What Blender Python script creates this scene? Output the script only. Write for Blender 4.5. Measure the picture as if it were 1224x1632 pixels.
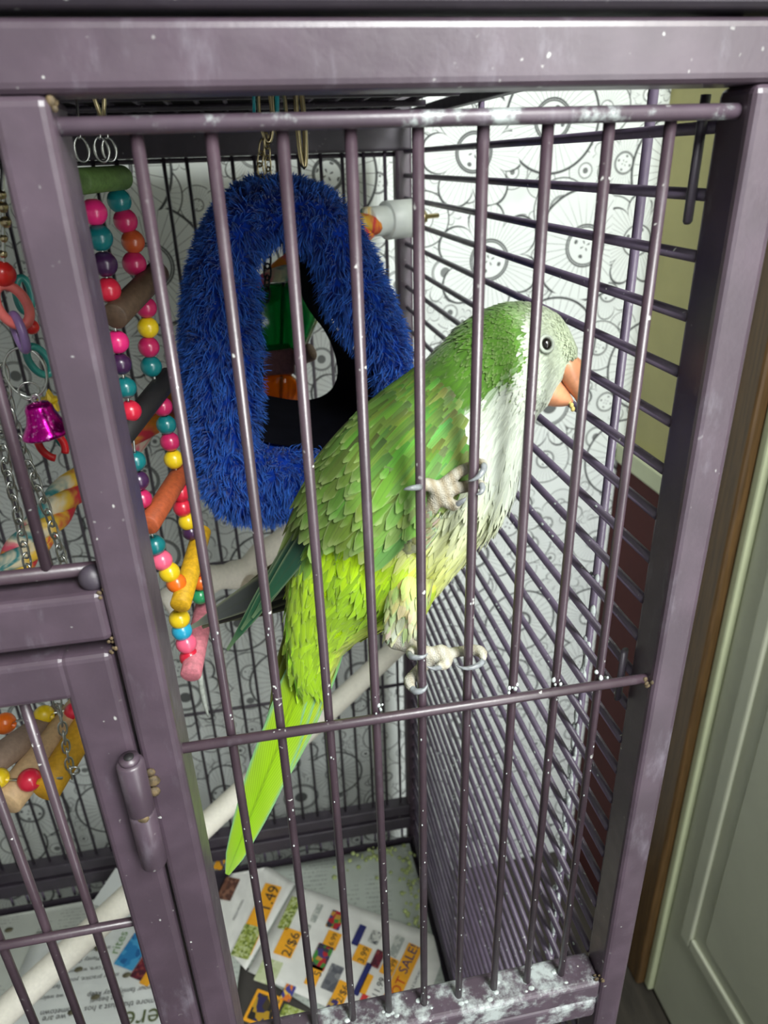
import bpy, bmesh, math, random
import numpy as np
from mathutils import Vector, Matrix
from mathutils.bvhtree import BVHTree
from mathutils.kdtree import KDTree

random.seed(7)
rng = np.random.default_rng(7)
for o in list(bpy.data.objects):
    bpy.data.objects.remove(o)
SC = bpy.context.scene
COL = SC.collection

# ------------------------------------------------------------------ camera
CAM_POS = Vector((-0.058065, -0.250645, -0.011123))
RIGHT = Vector((0.9827776, -0.1826421, -0.0281075))
DOWN = Vector((-0.1051898, -0.4278643, -0.8977011))
FWD = Vector((0.1519318, 0.8851972, -0.4397075))
FPX = 1146.92
cam = bpy.data.cameras.new('camera')
camo = bpy.data.objects.new('camera', cam)
COL.objects.link(camo)
camo.matrix_world = Matrix(((RIGHT.x, -DOWN.x, -FWD.x, CAM_POS.x), (RIGHT.y, -DOWN.y, -FWD.y, CAM_POS.y),
                            (RIGHT.z, -DOWN.z, -FWD.z, CAM_POS.z), (0, 0, 0, 1)))
cam.sensor_fit = 'VERTICAL'
cam.sensor_height = 36.0
cam.lens = FPX / 1632 * 36
cam.clip_start = 0.01
cam.dof.use_dof = True
cam.dof.focus_distance = 0.36
cam.dof.aperture_fstop = 14
SC.camera = camo

# ------------------------------------------------------------------ light
W = bpy.data.worlds.new('room_light')
SC.world = W
W.use_nodes = True
W.node_tree.nodes['Background'].inputs[0].default_value = (0.92, 0.97, 1.0, 1)
W.node_tree.nodes['Background'].inputs[1].default_value = 0.3


def area_light(name, loc, aim, size, power, color):
    l = bpy.data.lights.new(name, 'AREA')
    l.shape = 'RECTANGLE'
    l.size, l.size_y = size
    l.energy = power
    l.color = color
    o = bpy.data.objects.new(name, l)
    o.location = loc
    d = Vector(aim) - Vector(loc)
    o.rotation_euler = d.to_track_quat('-Z', 'Y').to_euler()
    COL.objects.link(o)


area_light('window_light', (0.36, -0.72, 0.66), (0.12, 0.30, -0.45), (0.5, 0.6), 25, (0.97, 1.0, 0.98))
area_light('glass_door_light', (0.435, -0.60, -0.15), (-0.25, -0.18, -0.22), (0.5, 1.7), 12.5, (0.96, 0.98, 1.0))
SC.view_settings.view_transform = 'Standard'
SC.view_settings.look = 'None'
SC.view_settings.exposure = 0.42
SC.view_settings.gamma = 1
SC.view_settings.use_curve_mapping = False


def P(px, py, y):
    """The point of the world on the plane y seen at the photograph's pixel (px, py)."""
    d = FWD + RIGHT * ((px - 612) / FPX) + DOWN * ((py - 816) / FPX)
    return CAM_POS + d * ((y - CAM_POS.y) / d.y)


def PZ(px, py, z):
    d = FWD + RIGHT * ((px - 612) / FPX) + DOWN * ((py - 816) / FPX)
    return CAM_POS + d * ((z - CAM_POS.z) / d.z)


def depth(p):
    return (p - CAM_POS).dot(FWD)


# ------------------------------------------------------------------ materials
class S:
    """A shader socket with arithmetic."""
    def __init__(s, t, sock):
        s.t, s.k = t, sock

    def op(s, o, *b):
        n = s.t.nodes.new('ShaderNodeMath')
        n.operation = o
        for i, v in enumerate((s,) + b):
            if isinstance(v, S):
                s.t.links.new(v.k, n.inputs[i])
            else:
                n.inputs[i].default_value = v
        return S(s.t, n.outputs[0])

    def __add__(s, b): return s.op('ADD', b)
    def __sub__(s, b): return s.op('SUBTRACT', b)
    def __mul__(s, b): return s.op('MULTIPLY', b)
    def inv(s): return (s * -1.0) + 1.0
    def lt(s, b): return s.op('LESS_THAN', b)
    def gt(s, b): return s.op('GREATER_THAN', b)
    def mx(s, b): return s.op('MAXIMUM', b)
    def mn(s, b): return s.op('MINIMUM', b)
    def abs(s): return s.op('ABSOLUTE')
    def sin(s): return s.op('SINE')

    def step(s, a, b):
        n = s.t.nodes.new('ShaderNodeMapRange')
        n.interpolation_type = 'SMOOTHSTEP'
        s.t.links.new(s.k, n.inputs[0])
        n.inputs[1].default_value, n.inputs[2].default_value = a, b
        return S(s.t, n.outputs[0])


def newmat(name):
    m = bpy.data.materials.new(name)
    m.use_nodes = True
    t = m.node_tree
    return m, t, t.nodes['Principled BSDF']


def mixc(t, f, a, b):
    n = t.nodes.new('ShaderNodeMix')
    n.data_type = 'RGBA'
    for i, v in ((0, f), (6, a), (7, b)):
        if isinstance(v, S):
            t.links.new(v.k, n.inputs[i])
        elif hasattr(v, 'is_output'):
            t.links.new(v, n.inputs[i])
        else:
            n.inputs[i].default_value = v if i == 0 else (*v, 1) if len(v) == 3 else v
    return n.outputs[2]


def objco(t):
    g = t.nodes.new('ShaderNodeNewGeometry')
    return g.outputs['Position']


def noise(t, co, scale, detail=4, rough=.55, w=None):
    n = t.nodes.new('ShaderNodeTexNoise')
    n.inputs['Scale'].default_value = scale
    n.inputs['Detail'].default_value = detail
    n.inputs['Roughness'].default_value = rough
    if co is not None:
        t.links.new(co, n.inputs['Vector'])
    return S(t, n.outputs[0])


def tcoord(t, which='Object'):
    return t.nodes.new('ShaderNodeTexCoord').outputs[which]


def bump(t, b, h, strength, dist):
    n = t.nodes.new('ShaderNodeBump')
    n.inputs['Strength'].default_value = strength
    n.inputs['Distance'].default_value = dist
    t.links.new(h.k, n.inputs['Height'])
    t.links.new(n.outputs[0], b.inputs['Normal'])


def simple(name, col, rough=.5, metal=0, var=.15, scale=60, spec=.5, bumps=0, trans=0, coat=0):
    m, t, b = newmat(name)
    n = noise(t, tcoord(t), scale)
    lo = tuple(c * (1 - var) for c in col)
    hi = tuple(min(1, c * (1 + var)) for c in col)
    t.links.new(mixc(t, n.step(.3, .7), lo, hi), b.inputs['Base Color'])
    b.inputs['Roughness'].default_value = rough
    b.inputs['Metallic'].default_value = metal
    b.inputs['Specular IOR Level'].default_value = spec
    if trans:
        b.inputs['Transmission Weight'].default_value = trans
    if coat:
        b.inputs['Coat Weight'].default_value = coat
        b.inputs['Coat Roughness'].default_value = .08
    if bumps:
        bump(t, b, noise(t, tcoord(t), scale * 3), bumps, .001)
    return m


def powder_coat(name, col, specks=.5, rough=.42, dirt=.5, chalk=0):
    m, t, b = newmat(name)
    co = objco(t)
    n = noise(t, co, 38, 5)
    base = mixc(t, n.step(.35, .72), tuple(c * .86 for c in col), tuple(c * 1.18 for c in col))
    # chalky worn film, in cloudy streaks
    mp = t.nodes.new('ShaderNodeMapping')
    mp.inputs['Scale'].default_value = (1, 1, .35)
    t.links.new(co, mp.inputs[0])
    film = noise(t, mp.outputs[0], 70, 6, .65).step(.56, .8) * (dirt * .45)
    base = mixc(t, film, base, (.34, .32, .38))
    if chalk:
        ch = noise(t, co, 55, 6, .7).step(.60 - chalk * .2, .72 - chalk * .1) * .85
        base = mixc(t, ch, base, (.50, .56, .55))
    # tiny pale droppings
    sp = noise(t, co, 330, 1, .4).step(.76 - .04 * specks, .80) * noise(t, co, 24, 2).step(.45, .6) * specks
    base = mixc(t, sp, base, (.72, .74, .70))
    t.links.new(base, b.inputs['Base Color'])
    b.inputs['Specular IOR Level'].default_value = .75
    r = noise(t, co, 90, 3) * .25 + (rough - .1)
    t.links.new(r.k, b.inputs['Roughness'])
    bump(t, b, noise(t, co, 500, 2), .12, .0004)
    return m


PURPLE = (0.073, 0.050, 0.069)
M_FRAME = powder_coat('purple_powder_coat', PURPLE, .7, .34, .7)
M_CHALK = powder_coat('chalky_purple_coat', PURPLE, 1.0, .5, .9, .75)
M_RAIL = powder_coat('worn_rail_coat', PURPLE, .7, .38, .9, .35)
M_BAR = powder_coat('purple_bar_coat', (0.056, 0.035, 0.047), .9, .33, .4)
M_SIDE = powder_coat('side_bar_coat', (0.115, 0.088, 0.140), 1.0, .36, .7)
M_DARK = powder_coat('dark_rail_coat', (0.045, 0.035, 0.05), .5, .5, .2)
M_ROOF = simple('black_roof', (.012, .011, .012), .6)
M_DROP = simple('dried_droppings', (.48, .53, .52), .8, var=.3, scale=300)
M_RUST = simple('rusty_weld', (.10, .07, .035), .7, var=.6, scale=400)


def petal_layer(t, co, scale, rnd, off):
    """One layer of ink flowers: returns (ink, inside)."""
    mp = t.nodes.new('ShaderNodeMapping')
    mp.inputs['Location'].default_value = off
    t.links.new(co, mp.inputs[0])
    v = t.nodes.new('ShaderNodeTexVoronoi')
    v.voronoi_dimensions = '2D'
    v.inputs['Scale'].default_value = scale
    v.inputs['Randomness'].default_value = rnd
    t.links.new(mp.outputs[0], v.inputs['Vector'])
    sub = t.nodes.new('ShaderNodeVectorMath')
    sub.operation = 'SUBTRACT'
    t.links.new(mp.outputs[0], sub.inputs[0])
    t.links.new(v.outputs['Position'], sub.inputs[1])
    sx = t.nodes.new('ShaderNodeSeparateXYZ')
    t.links.new(sub.outputs[0], sx.inputs[0])
    x, y = S(t, sx.outputs[0]) * scale, S(t, sx.outputs[1]) * scale
    r = (x * x + y * y).op('SQRT')
    th = y.op('ARCTAN2', x)
    sc = t.nodes.new('ShaderNodeSeparateColor')
    t.links.new(v.outputs['Color'], sc.inputs[0])
    a, b, c = (S(t, sc.outputs[i]) for i in range(3))
    R = a * .16 + .36
    n = (b * 5 + 5).op('FLOOR')
    lobe = (th * n * .5 + a * 6).sin().abs().op('POWER', .55)
    petal = c.gt(.42)
    Rp = R * (petal * (lobe * .42 - .42) + 1.0)
    w = .0105
    outline = (r - Rp).abs().step(w * .6, w * 1.5).inv()
    r0 = R * (b * .16 + .26)
    ring = (r - r0).abs().step(w * .3, w * 1.0).inv()
    ring2 = (r - r0 * 1.12).abs().step(w * .4, w * 1.1).inv() * a.gt(.4)
    N = (c * 26 + 26).op('FLOOR')
    spoke = (th * N * .5).sin().abs() * r * 2 / 1.0 if False else (th * N * .5).sin().abs()
    line = (spoke * r).step(.010, .048).inv()
    fade = noise(t, mp.outputs[0], scale * 1.7, 1).step(.2, .42)
    hatch = line * r.gt(r0) * r.lt(Rp) * fade
    core = r.lt(r0 * .42) * b.gt(.62)
    dots = ((th * 4).sin() * (r * 46).sin()).gt(.70) * r.lt(r0 * .9) * b.lt(.62) * .9
    inside = r.lt(Rp)
    ink = outline.mx(ring).mx(ring2).mx(hatch).mx(core * .9).mx(dots)
    return ink.mn(1.0), inside


def floral_paper():
    m, t, b = newmat('ink_flower_wallpaper')
    co = tcoord(t)
    mp = t.nodes.new('ShaderNodeMapping')
    mp.inputs['Rotation'].default_value = (math.radians(-90), 0, 0)
    t.links.new(co, mp.inputs[0])
    c2 = mp.outputs[0]
    i0, s0 = petal_layer(t, c2, 24, .9, (.3, .1, 0))
    i1, s1 = petal_layer(t, c2, 13, .85, (.71, .2, 0))
    i2, s2 = petal_layer(t, c2, 7.6, .85, (.135, .43, 0))
    ink = i0 * .95
    ink = ink * s1.inv() + i1 * .9
    ink = ink * s2.inv() + i2
    ink = ink.mn(1.0)
    fill = noise(t, c2, 14, 2).step(.56, .66) * s2.inv() * s1.inv() * .25
    paper = mixc(t, fill, (.82, .87, .84), (.50, .53, .51))
    t.links.new(mixc(t, ink * .93, paper, (.025, .027, .03)), b.inputs['Base Color'])
    b.inputs['Roughness'].default_value = .65
    b.inputs['Specular IOR Level'].default_value = .2
    return m


def painted(name, col, rough=.5, dirt=(.2, .15, .06), amount=.3, scale=7):
    m, t, b = newmat(name)
    co = objco(t)
    n = noise(t, co, scale, 6, .6)
    base = mixc(t, n.step(.3, .75), tuple(c * .88 for c in col), tuple(c * 1.08 for c in col))
    d = noise(t, co, scale * 4, 5, .7).step(.62, .8) * amount
    t.links.new(mixc(t, d, base, dirt), b.inputs['Base Color'])
    b.inputs['Roughness'].default_value = rough
    bump(t, b, noise(t, co, 120, 3), .08, .001)
    return m


def wood(name, col, dark=.7, rough=.55, axis=(30, 30, 30), dirt=0):
    m, t, b = newmat(name)
    co = tcoord(t)
    mp = t.nodes.new('ShaderNodeMapping')
    mp.inputs['Scale'].default_value = axis
    t.links.new(co, mp.inputs[0])
    n = noise(t, mp.outputs[0], 6, 6, .65)
    base = mixc(t, n.step(.3, .7), tuple(c * dark for c in col), col)
    if dirt:
        base = mixc(t, noise(t, co, 90, 4).step(.55, .75) * dirt, base, (.35, .33, .28))
    t.links.new(base, b.inputs['Base Color'])
    b.inputs['Roughness'].default_value = rough
    bump(t, b, n, .06, .0004)
    return m


def attr_mat(name, rough=.6, barbs=0, sheen=0, tip=0.0, subs=0.0, bumpy=0):
    """Colour from the mesh's own 'col' attribute; UV gives feather barbs and pale fringes."""
    m, t, b = newmat(name)
    a = t.nodes.new('ShaderNodeAttribute')
    a.attribute_name = 'col'
    base = a.outputs['Color']
    if barbs:
        uv = t.nodes.new('ShaderNodeUVMap')
        sp = t.nodes.new('ShaderNodeSeparateXYZ')
        t.links.new(uv.outputs[0], sp.inputs[0])
        u, v = S(t, sp.outputs[0]), S(t, sp.outputs[1])
        e = (u - .5).abs() * 2
        barb = ((v * barbs + e * 9) * 6.283).sin() * .5 + .5
        base = mixc(t, barb * .22, base, (.02, .03, .01))
        mid = e.step(.03, .1).inv() * .25
        base = mixc(t, mid, base, (.05, .06, .03))
        fr = (e.step(.72, 1.0)).mx(v.step(.82, 1.0)) * tip
        base = mixc(t, fr, base, (.62, .68, .36))
        root = v.step(0, .45).inv() * .35
        base = mixc(t, root, base, (.05, .06, .03))
    if bumpy:
        vo = t.nodes.new('ShaderNodeTexVoronoi')
        vo.inputs['Scale'].default_value = bumpy
        t.links.new(tcoord(t), vo.inputs['Vector'])
        bump(t, b, S(t, vo.outputs[0]), .5, .0006)
    t.links.new(base, b.inputs['Base Color'])
    b.inputs['Roughness'].default_value = rough
    b.inputs['Specular IOR Level'].default_value = .25
    if sheen:
        b.inputs['Sheen Weight'].default_value = sheen
    if subs:
        b.inputs['Subsurface Weight'].default_value = subs
        b.inputs['Subsurface Radius'].default_value = (.004, .003, .002)
    return m


# ------------------------------------------------------------------ mesh helpers
class MB:
    def __init__(s):
        s.v, s.f, s.sm = [], [], []

    def add(s, vs, fs, smooth=True):
        o = len(s.v)
        s.v += [tuple(x) for x in vs]
        s.f += [tuple(i + o for i in f) for f in fs]
        s.sm += [smooth] * len(fs)
        return s

    def box(s, x0, x1, y0, y1, z0, z1, bev=.0, seg=2):
        bm = bmesh.new()
        bmesh.ops.create_cube(bm, size=1)
        for v in bm.verts:
            v.co = Vector(((x0 + x1) / 2 + v.co.x * (x1 - x0), (y0 + y1) / 2 + v.co.y * (y1 - y0), (z0 + z1) / 2 + v.co.z * (z1 - z0)))
        if bev:
            bmesh.ops.bevel(bm, geom=list(bm.edges), offset=bev, segments=seg, affect='EDGES', profile=.5)
        bm.verts.index_update()
        s.add([v.co for v in bm.verts], [[v.index for v in f.verts] for f in bm.faces], False)
        bm.free()
        return s

    def tube(s, pts, rad, seg=12, cap=True, closed=False, flat=1.0):
        pts = [Vector(p) for p in pts]
        n = len(pts)
        if not hasattr(rad, '__len__'):
            rad = [rad] * n
        ref = None
        vs = []
        for i, p in enumerate(pts):
            if closed:
                d = pts[(i + 1) % n] - pts[i - 1]
            else:
                d = pts[min(i + 1, n - 1)] - pts[max(i - 1, 0)]
            d.normalize()
            if ref is None:
                ref = d.orthogonal().normalized()
            ref = (ref - d * ref.dot(d)).normalized()
            bi = d.cross(ref)
            for k in range(seg):
                a = 2 * math.pi * k / seg
                vs.append(p + (ref * math.cos(a) + bi * math.sin(a) * flat) * rad[i])
        fs = []
        for i in range(n if closed else n - 1):
            j = (i + 1) % n
            for k in range(seg):
                l = (k + 1) % seg
                fs.append((i * seg + k, i * seg + l, j * seg + l, j * seg + k))
        if cap and not closed:
            fs.append(tuple(range(seg))[::-1])
            fs.append(tuple((n - 1) * seg + k for k in range(seg)))
        return s.add(vs, fs)

    def rod(s, a, b, r, seg=12, bev=0):
        a, b = Vector(a), Vector(b)
        if not bev:
            return s.tube([a, b], r, seg)
        d = (b - a).normalized()
        return s.tube([a, a, a + d * bev, b - d * bev, b, b], [r * .02, r - bev, r, r, r - bev, r * .02], seg, cap=False) if False else \
            s.tube([a, a + d * bev, b - d * bev, b], [r - bev, r, r, r - bev], seg)

    def sphere(s, c, r, nu=16, nv=10, sc=(1, 1, 1)):
        c = Vector(c)
        vs, fs = [], []
        for i in range(nv + 1):
            ph = math.pi * i / nv
            for k in range(nu):
                a = 2 * math.pi * k / nu
                vs.append(c + Vector((math.sin(ph) * math.cos(a) * sc[0], math.sin(ph) * math.sin(a) * sc[1], math.cos(ph) * sc[2])) * r)
        for i in range(nv):
            for k in range(nu):
                l = (k + 1) % nu
                fs.append((i * nu + k, (i + 1) * nu + k, (i + 1) * nu + l, i * nu + l))
        return s.add(vs, fs)

    def mesh(s, name='m'):
        me = bpy.data.meshes.new(name)
        me.from_pydata(s.v, [], s.f)
        me.polygons.foreach_set('use_smooth', s.sm)
        me.update()
        return me

    def obj(s, name, mat, parent=None, **kw):
        return mk(name, s.mesh(name), mat, parent, **kw)


def mk(name, me, mat, parent=None, label=None, cat=None, group=None, kind=None, smooth_angle=None):
    o = bpy.data.objects.new(name, me)
    COL.objects.link(o)
    if mat is not None and len(me.materials) == 0:
        me.materials.append(mat)
    if parent is not None:
        o.parent = parent
        o.matrix_parent_inverse = parent_world(parent).inverted()
    if label: o['label'] = label
    if cat: o['category'] = cat
    if group: o['group'] = group
    if kind: o['kind'] = kind
    return o


def parent_world(p):
    m = Matrix.LocRotScale(p.location, p.rotation_euler, p.scale)
    if p.parent:
        return parent_world(p.parent) @ p.matrix_parent_inverse @ m
    return m


def thing(name, loc, label, cat, group=None):
    o = bpy.data.objects.new(name, None)
    COL.objects.link(o)
    o.location = loc
    o.empty_display_size = .02
    o['label'] = label
    o['category'] = cat
    if group: o['group'] = group
    return o


def inst(name, me, mat, parent, loc, scale=(1, 1, 1), rot=None, **kw):
    """An object sharing mesh data, its colour on the object slot."""
    o = mk(name, me, mat, parent, **kw)
    if rot is not None:
        o.rotation_mode = 'QUATERNION'
        o.rotation_quaternion = rot
    o.location = loc
    o.scale = scale if hasattr(scale, '__len__') else (scale,) * 3
    if len(o.material_slots):
        o.material_slots[0].link = 'OBJECT'
        o.material_slots[0].material = mat
    return o


def catmull(pts, n):
    pts = [np.array(p, float) for p in pts]
    m = len(pts)
    out = []
    for i in range(n):
        t = i / (n - 1) * (m - 1)
        k = min(int(t), m - 2)
        f = t - k
        p0, p1, p2, p3 = pts[max(k - 1, 0)], pts[k], pts[k + 1], pts[min(k + 2, m - 1)]
        out.append(.5 * ((2 * p1) + (p2 - p0) * f + (2 * p0 - 5 * p1 + 4 * p2 - p3) * f * f + (3 * p1 - p0 - 3 * p2 + p3) * f ** 3))
    return out


def curve(pts, n):
    return [Vector(p) for p in catmull(pts, n)]


# ================================================================== THE ROOM
FLOOR_Z = -1.235
XW, YW = .455, .65
M_PAPER = floral_paper()
M_OLIVE = painted('olive_wall_paint', (.40, .37, .15), .6, (.12, .07, .02), .5)
M_MAROON = painted('maroon_paint', (.07, .007, .006), .85, (.02, .01, .01), .3)
M_DOOR = painted('white_door_paint', (.50, .52, .40), .5, (.30, .31, .17), .3, 4)
M_TRIMPALE = painted('pale_green_paint', (.52, .56, .36), .5, (.3, .28, .1), .25)
M_CASING = wood('brown_casing_wood', (.14, .075, .025), .5, .45, (40, 40, 2))
M_FLOOR = wood('dark_wood_floor', (.05, .042, .032), .5, .5, (10, 1.5, 10))
M_CEIL = painted('ceiling_paint', (.55, .55, .52), .8)
M_WALLP = painted('grey_wall_paint', (.38, .38, .34), .7)


def struct(name, mb, mat, parent=None, label=None):
    o = mb.obj(name, mat, parent, label=label)
    if parent is None:
        o['kind'] = 'structure'
    return o


struct('wall_back', MB().box(-1.2, XW, YW, YW + .05, FLOOR_Z, 1.15), M_PAPER, label='white wall paper printed with black ink line drawn flowers')
struct('wall_right', MB().box(XW, XW + .06, .465, YW + .05, FLOOR_Z, 1.15).box(XW, XW + .06, -.40, .465, .86, 1.15).box(XW, XW + .06, -1.5, -.40, FLOOR_Z, 1.15),
       M_OLIVE, label='olive yellow painted wall beside the door')
struct('wall_left', MB().box(-1.26, -1.2, -1.5, YW + .05, FLOOR_Z, 1.15), M_WALLP)
struct('ceiling', MB().box(-1.26, XW + .06, -1.5, YW + .05, 1.15, 1.2), M_CEIL)
fl = struct('floor', MB().box(-1.26, XW + .4, -1.5, YW + .05, FLOOR_Z - .04, FLOOR_Z - .004), M_FLOOR)
for i in range(14):
    x = -1.26 + i * .125
    MB().box(x + .0008, x + .1242, -1.5, YW, FLOOR_Z - .004, FLOOR_Z, .001, 1).obj('floor_plank', M_FLOOR, fl)
# maroon lower wall with a pale cap rail, in the corner
struct('trim_1', MB().box(XW - .010, XW, .465, YW, FLOOR_Z, -.415), M_MAROON, label='dark maroon lower wall panel')
struct('trim_2', MB().box(XW - .016, XW, .465, YW, -.415, -.385, .004), M_TRIMPALE, label='pale cap rail above the maroon panel')
# door casing: two brown steps, then a pale stop
cs = struct('trim_3', MB().box(XW - .016, XW + .02, .425, .468, FLOOR_Z, .90, .003), M_CASING, label='brown wooden door casing')
MB().box(XW - .010, XW + .03, .385, .4245, FLOOR_Z, .86, .004).obj('inner_casing', M_CASING, cs)
MB().box(XW - .016, XW + .02, -.44, -.40, FLOOR_Z, .90, .003).obj('far_casing', M_CASING, cs)
MB().box(XW - .016, XW + .02, -.40, .425, .86, .90, .003).obj('head_casing', M_CASING, cs)
struct('trim_4', MB().box(XW + .002, XW + .04, .371, .3845, FLOOR_Z + .004, .855, .003), M_TRIMPALE, label='pale green door stop')
# the white door: slab with raised mouldings round two recessed panels
dr = struct('door_1', MB().box(XW + .010, XW + .045, -.395, .370, FLOOR_Z + .008, .85, .003), M_DOOR, label='white panelled door')


def door_panel(y0, y1, z0, z1):
    fr = MB()
    w = .022
    for (a0, a1, b0, b1) in ((y0, y0 + w, z0, z1), (y1 - w, y1, z0, z1), (y0 + w, y1 - w, z0, z0 + w), (y0 + w, y1 - w, z1 - w, z1)):
        fr.box(XW + .004, XW + .011, a0, a1, b0, b1, .0028)
    fr.obj('panel_moulding', M_DOOR, dr)
    MB().box(XW + .0065, XW + .0105, y0 + .045, y1 - .045, z0 + .045, z1 - .045, .003).obj('raised_panel', M_DOOR, dr)


door_panel(.03, .335, -1.035, -.25)
door_panel(-.36, -.055, -1.035, -.25)
door_panel(.03, .335, -.14, .74)
door_panel(-.36, -.055, -.14, .74)

# ================================================================== THE CAGE
PITCH = .0215
XB = [(i - 4) * PITCH for i in range(9)]
YF, YBK = -.0101, .0105
LP = (-.1233, -.1067)            # left post
RP = (.1083, .1247)              # right post
XL = -.545                       # far left of the cage
YB = .54                         # back wall of the cage
ZTOP, ZBOT = .0256, -1.0
cage = thing('bird_cage', (-.21, .27, FLOOR_Z), 'tall purple metal bird cage with worn barred front, standing before the flowered wall', 'cage')
BEV = .0029


def tube_part(name, x0, x1, y0, y1, z0, z1, mat=M_FRAME, parent=None, bev=BEV, label=None):
    return MB().box(x0, x1, y0, y1, z0, z1, bev, 3).obj(name, mat, parent or cage, label=label)


tube_part('corner_post', RP[0], RP[1], YF, YBK, FLOOR_Z + .04, ZTOP - .018)
tube_part('front_post', LP[0], LP[1], YF, .0155, ZBOT, ZTOP - .018)
tube_part('front_post', -.322, -.305, YF, YBK, ZBOT, ZTOP - .018)
tube_part('corner_post', XL, XL + .0166, YF, YBK, FLOOR_Z + .04, ZTOP - .018)
tube_part('corner_post', .0995, .1165, YB - .006, YB + .012, FLOOR_Z + .04, ZTOP)
tube_part('corner_post', XL, XL + .0166, YB - .006, YB + .012, FLOOR_Z + .04, ZTOP)
tube_part('top_beam', XL, RP[1], YF - .0002, YBK, ZTOP - .0181, ZTOP)
tube_part('lid_rail', XL, RP[1] + .002, YF - .003, YBK, ZTOP + .0016, ZTOP + .022, M_DARK)
tube_part('top_beam', XL, .1165, YB - .008, YB + .012, -.004, .0455, M_DARK)
tube_part('side_rail', .1055, .1135, YBK, YB - .006, .0225, .0305, M_DARK, bev=.001)
tube_part('side_rail', XL + .004, XL + .0125, YBK, YB - .006, .0225, .0305, M_DARK, bev=.001)
tube_part('bottom_beam', LP[1], RP[0], YF, YBK, -.4812, -.4640, M_CHALK)
tube_part('bottom_beam', LP[1], RP[0], YF + .001, YBK, -.5005, -.4828, M_CHALK, bev=.003)
tube_part('bottom_beam', XL, RP[1], YF + .0005, YBK, -1.0, -.975)
# left part of the front: horizontal beam over the small door
tube_part('cross_beam', -.305, LP[0], YF + .0003, YBK, -.1735, -.1520)
tube_part('cross_beam', XL + .0166, -.322, YF + .0003, YBK, -.1735, -.1520)
tube_part('cross_beam', XL + .0166, LP[0], YF + .0003, YBK, -.4840, -.4675)

BAR_R = .00205
bar_meshes = {}


def bar(x0, a, b, r=BAR_R, mat=M_BAR, parent=None, name='bar', seg=12, label=None):
    """A straight wire bar; equal ones share mesh data."""
    a, b = Vector(a), Vector(b)
    L = (b - a).length
    k = (round(L, 5), round(r, 5), seg)
    if k not in bar_meshes:
        bar_meshes[k] = MB().tube([(0, 0, 0), (0, 0, L)], r, seg).mesh('bar')
    q = Vector((0, 0, 1)).rotation_difference(b - a)
    return inst(name, bar_meshes[k], mat, parent or cage, a, rot=q, label=label)


def wob(e=.0004):
    return random.uniform(-e, e)


for x in XB:
    bar(0, (x + wob(), 0, .001), (x + wob(), 0, -.466))
# welded cross rails with round ends
def rail(x0, x1, y, z, r=.0023, parent=None, name='rail', mat=None):
    MB().tube([(x0, y, z), (x0 + r * .5, y, z), (x1 - r * .5, y, z), (x1, y, z)], [r * .7, r, r, r * .7], 14).obj(name, mat or M_BAR, parent or cage)


rail(-.1095, RP[0] + .001, -.0028, .0, .0025, mat=M_RAIL)
rail(-.1085, RP[0] + .001, -.0041, -.2362)
rail(-.304, -.1225, 0, -.146, .0027)
rail(-.304, -.1225, 0, .0, .0025)
for i in range(7):
    x = -.1427 - i * PITCH
    bar(0, (x, .0, .0), (x, .0, -.146), .0021)
for i in range(9):
    x = -.3435 - i * PITCH
    if x > XL + .02:
        bar(0, (x, .0, .0), (x, .0, -.152))
        bar(0, (x, .0, -.172), (x, .0, -.468))
MB().sphere((-.1268, -.003, -.1485), .0052, sc=(1, .9, 1)).obj('latch_knob', M_DARK, cage)

# small access door, its bars and its barrel hinge
door = MB()
DX0, DX1, DZ0, DZ1 = -.3035, -.1248, -.4655, -.1785
fw = .0200
door.box(DX1 - fw, DX1, YF, YBK - .003, DZ0, DZ1, BEV, 3).box(DX0, DX0 + fw, YF, YBK - .003, DZ0, DZ1, BEV, 3)
door.box(DX0 + fw - .003, DX1 - fw + .003, YF, YBK - .003, DZ1 - fw, DZ1, BEV, 3).box(DX0 + fw - .003, DX1 - fw + .003, YF, YBK - .003, DZ0, DZ0 + fw, BEV, 3)
door = door.obj('access_door', M_FRAME, cage)
for i in range(6):
    x = -.1648 - i * PITCH
    bar(0, (x, 0, DZ1 - fw), (x, 0, DZ0 + fw), .0021, parent=door)
rail(DX0 + fw, DX1 - fw + .001, -.0032, -.341, .0022, parent=door)
rail(DX0 + fw, DX1 - fw + .001, 0, DZ1 - fw - .003, .0022, parent=door)
hg = MB()
hx, hy = -.1262, -.0150
hg.tube([(hx, hy, -.2895), (hx, hy, -.2885), (hx, hy, -.2585), (hx, hy, -.2575)], [.0048, .0056, .0056, .005], 18)
hg.tube([(hx, hy, -.2570), (hx, hy, -.2560), (hx, hy, -.2300), (hx, hy, -.2290)], [.0050, .0056, .0056, .0048], 18)
hg.tube([(hx, hy, -.2295), (hx, hy, -.2268)], .0040, 14)
hg = hg.obj('barrel_hinge', M_FRAME, cage)
MB().tube([(hx, hy, -.2275), (hx, hy, -.2262)], .0021, 12).obj('hinge_bore', M_ROOF, hg)
for (dx, dz, r) in ((.0062, -.2455, .0030), (.0055, -.2515, .0028), (-.0052, -.2645, .0016), (.001, -.2575, .0025), (.0058, -.2405, .0022)):
    MB().sphere((hx + dx, YF - .0008 if abs(dx) > .003 else hy - .0042, dz), r, 10, 7, (1, .6, .9)).obj('weld_bead', M_RUST, hg)

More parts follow.
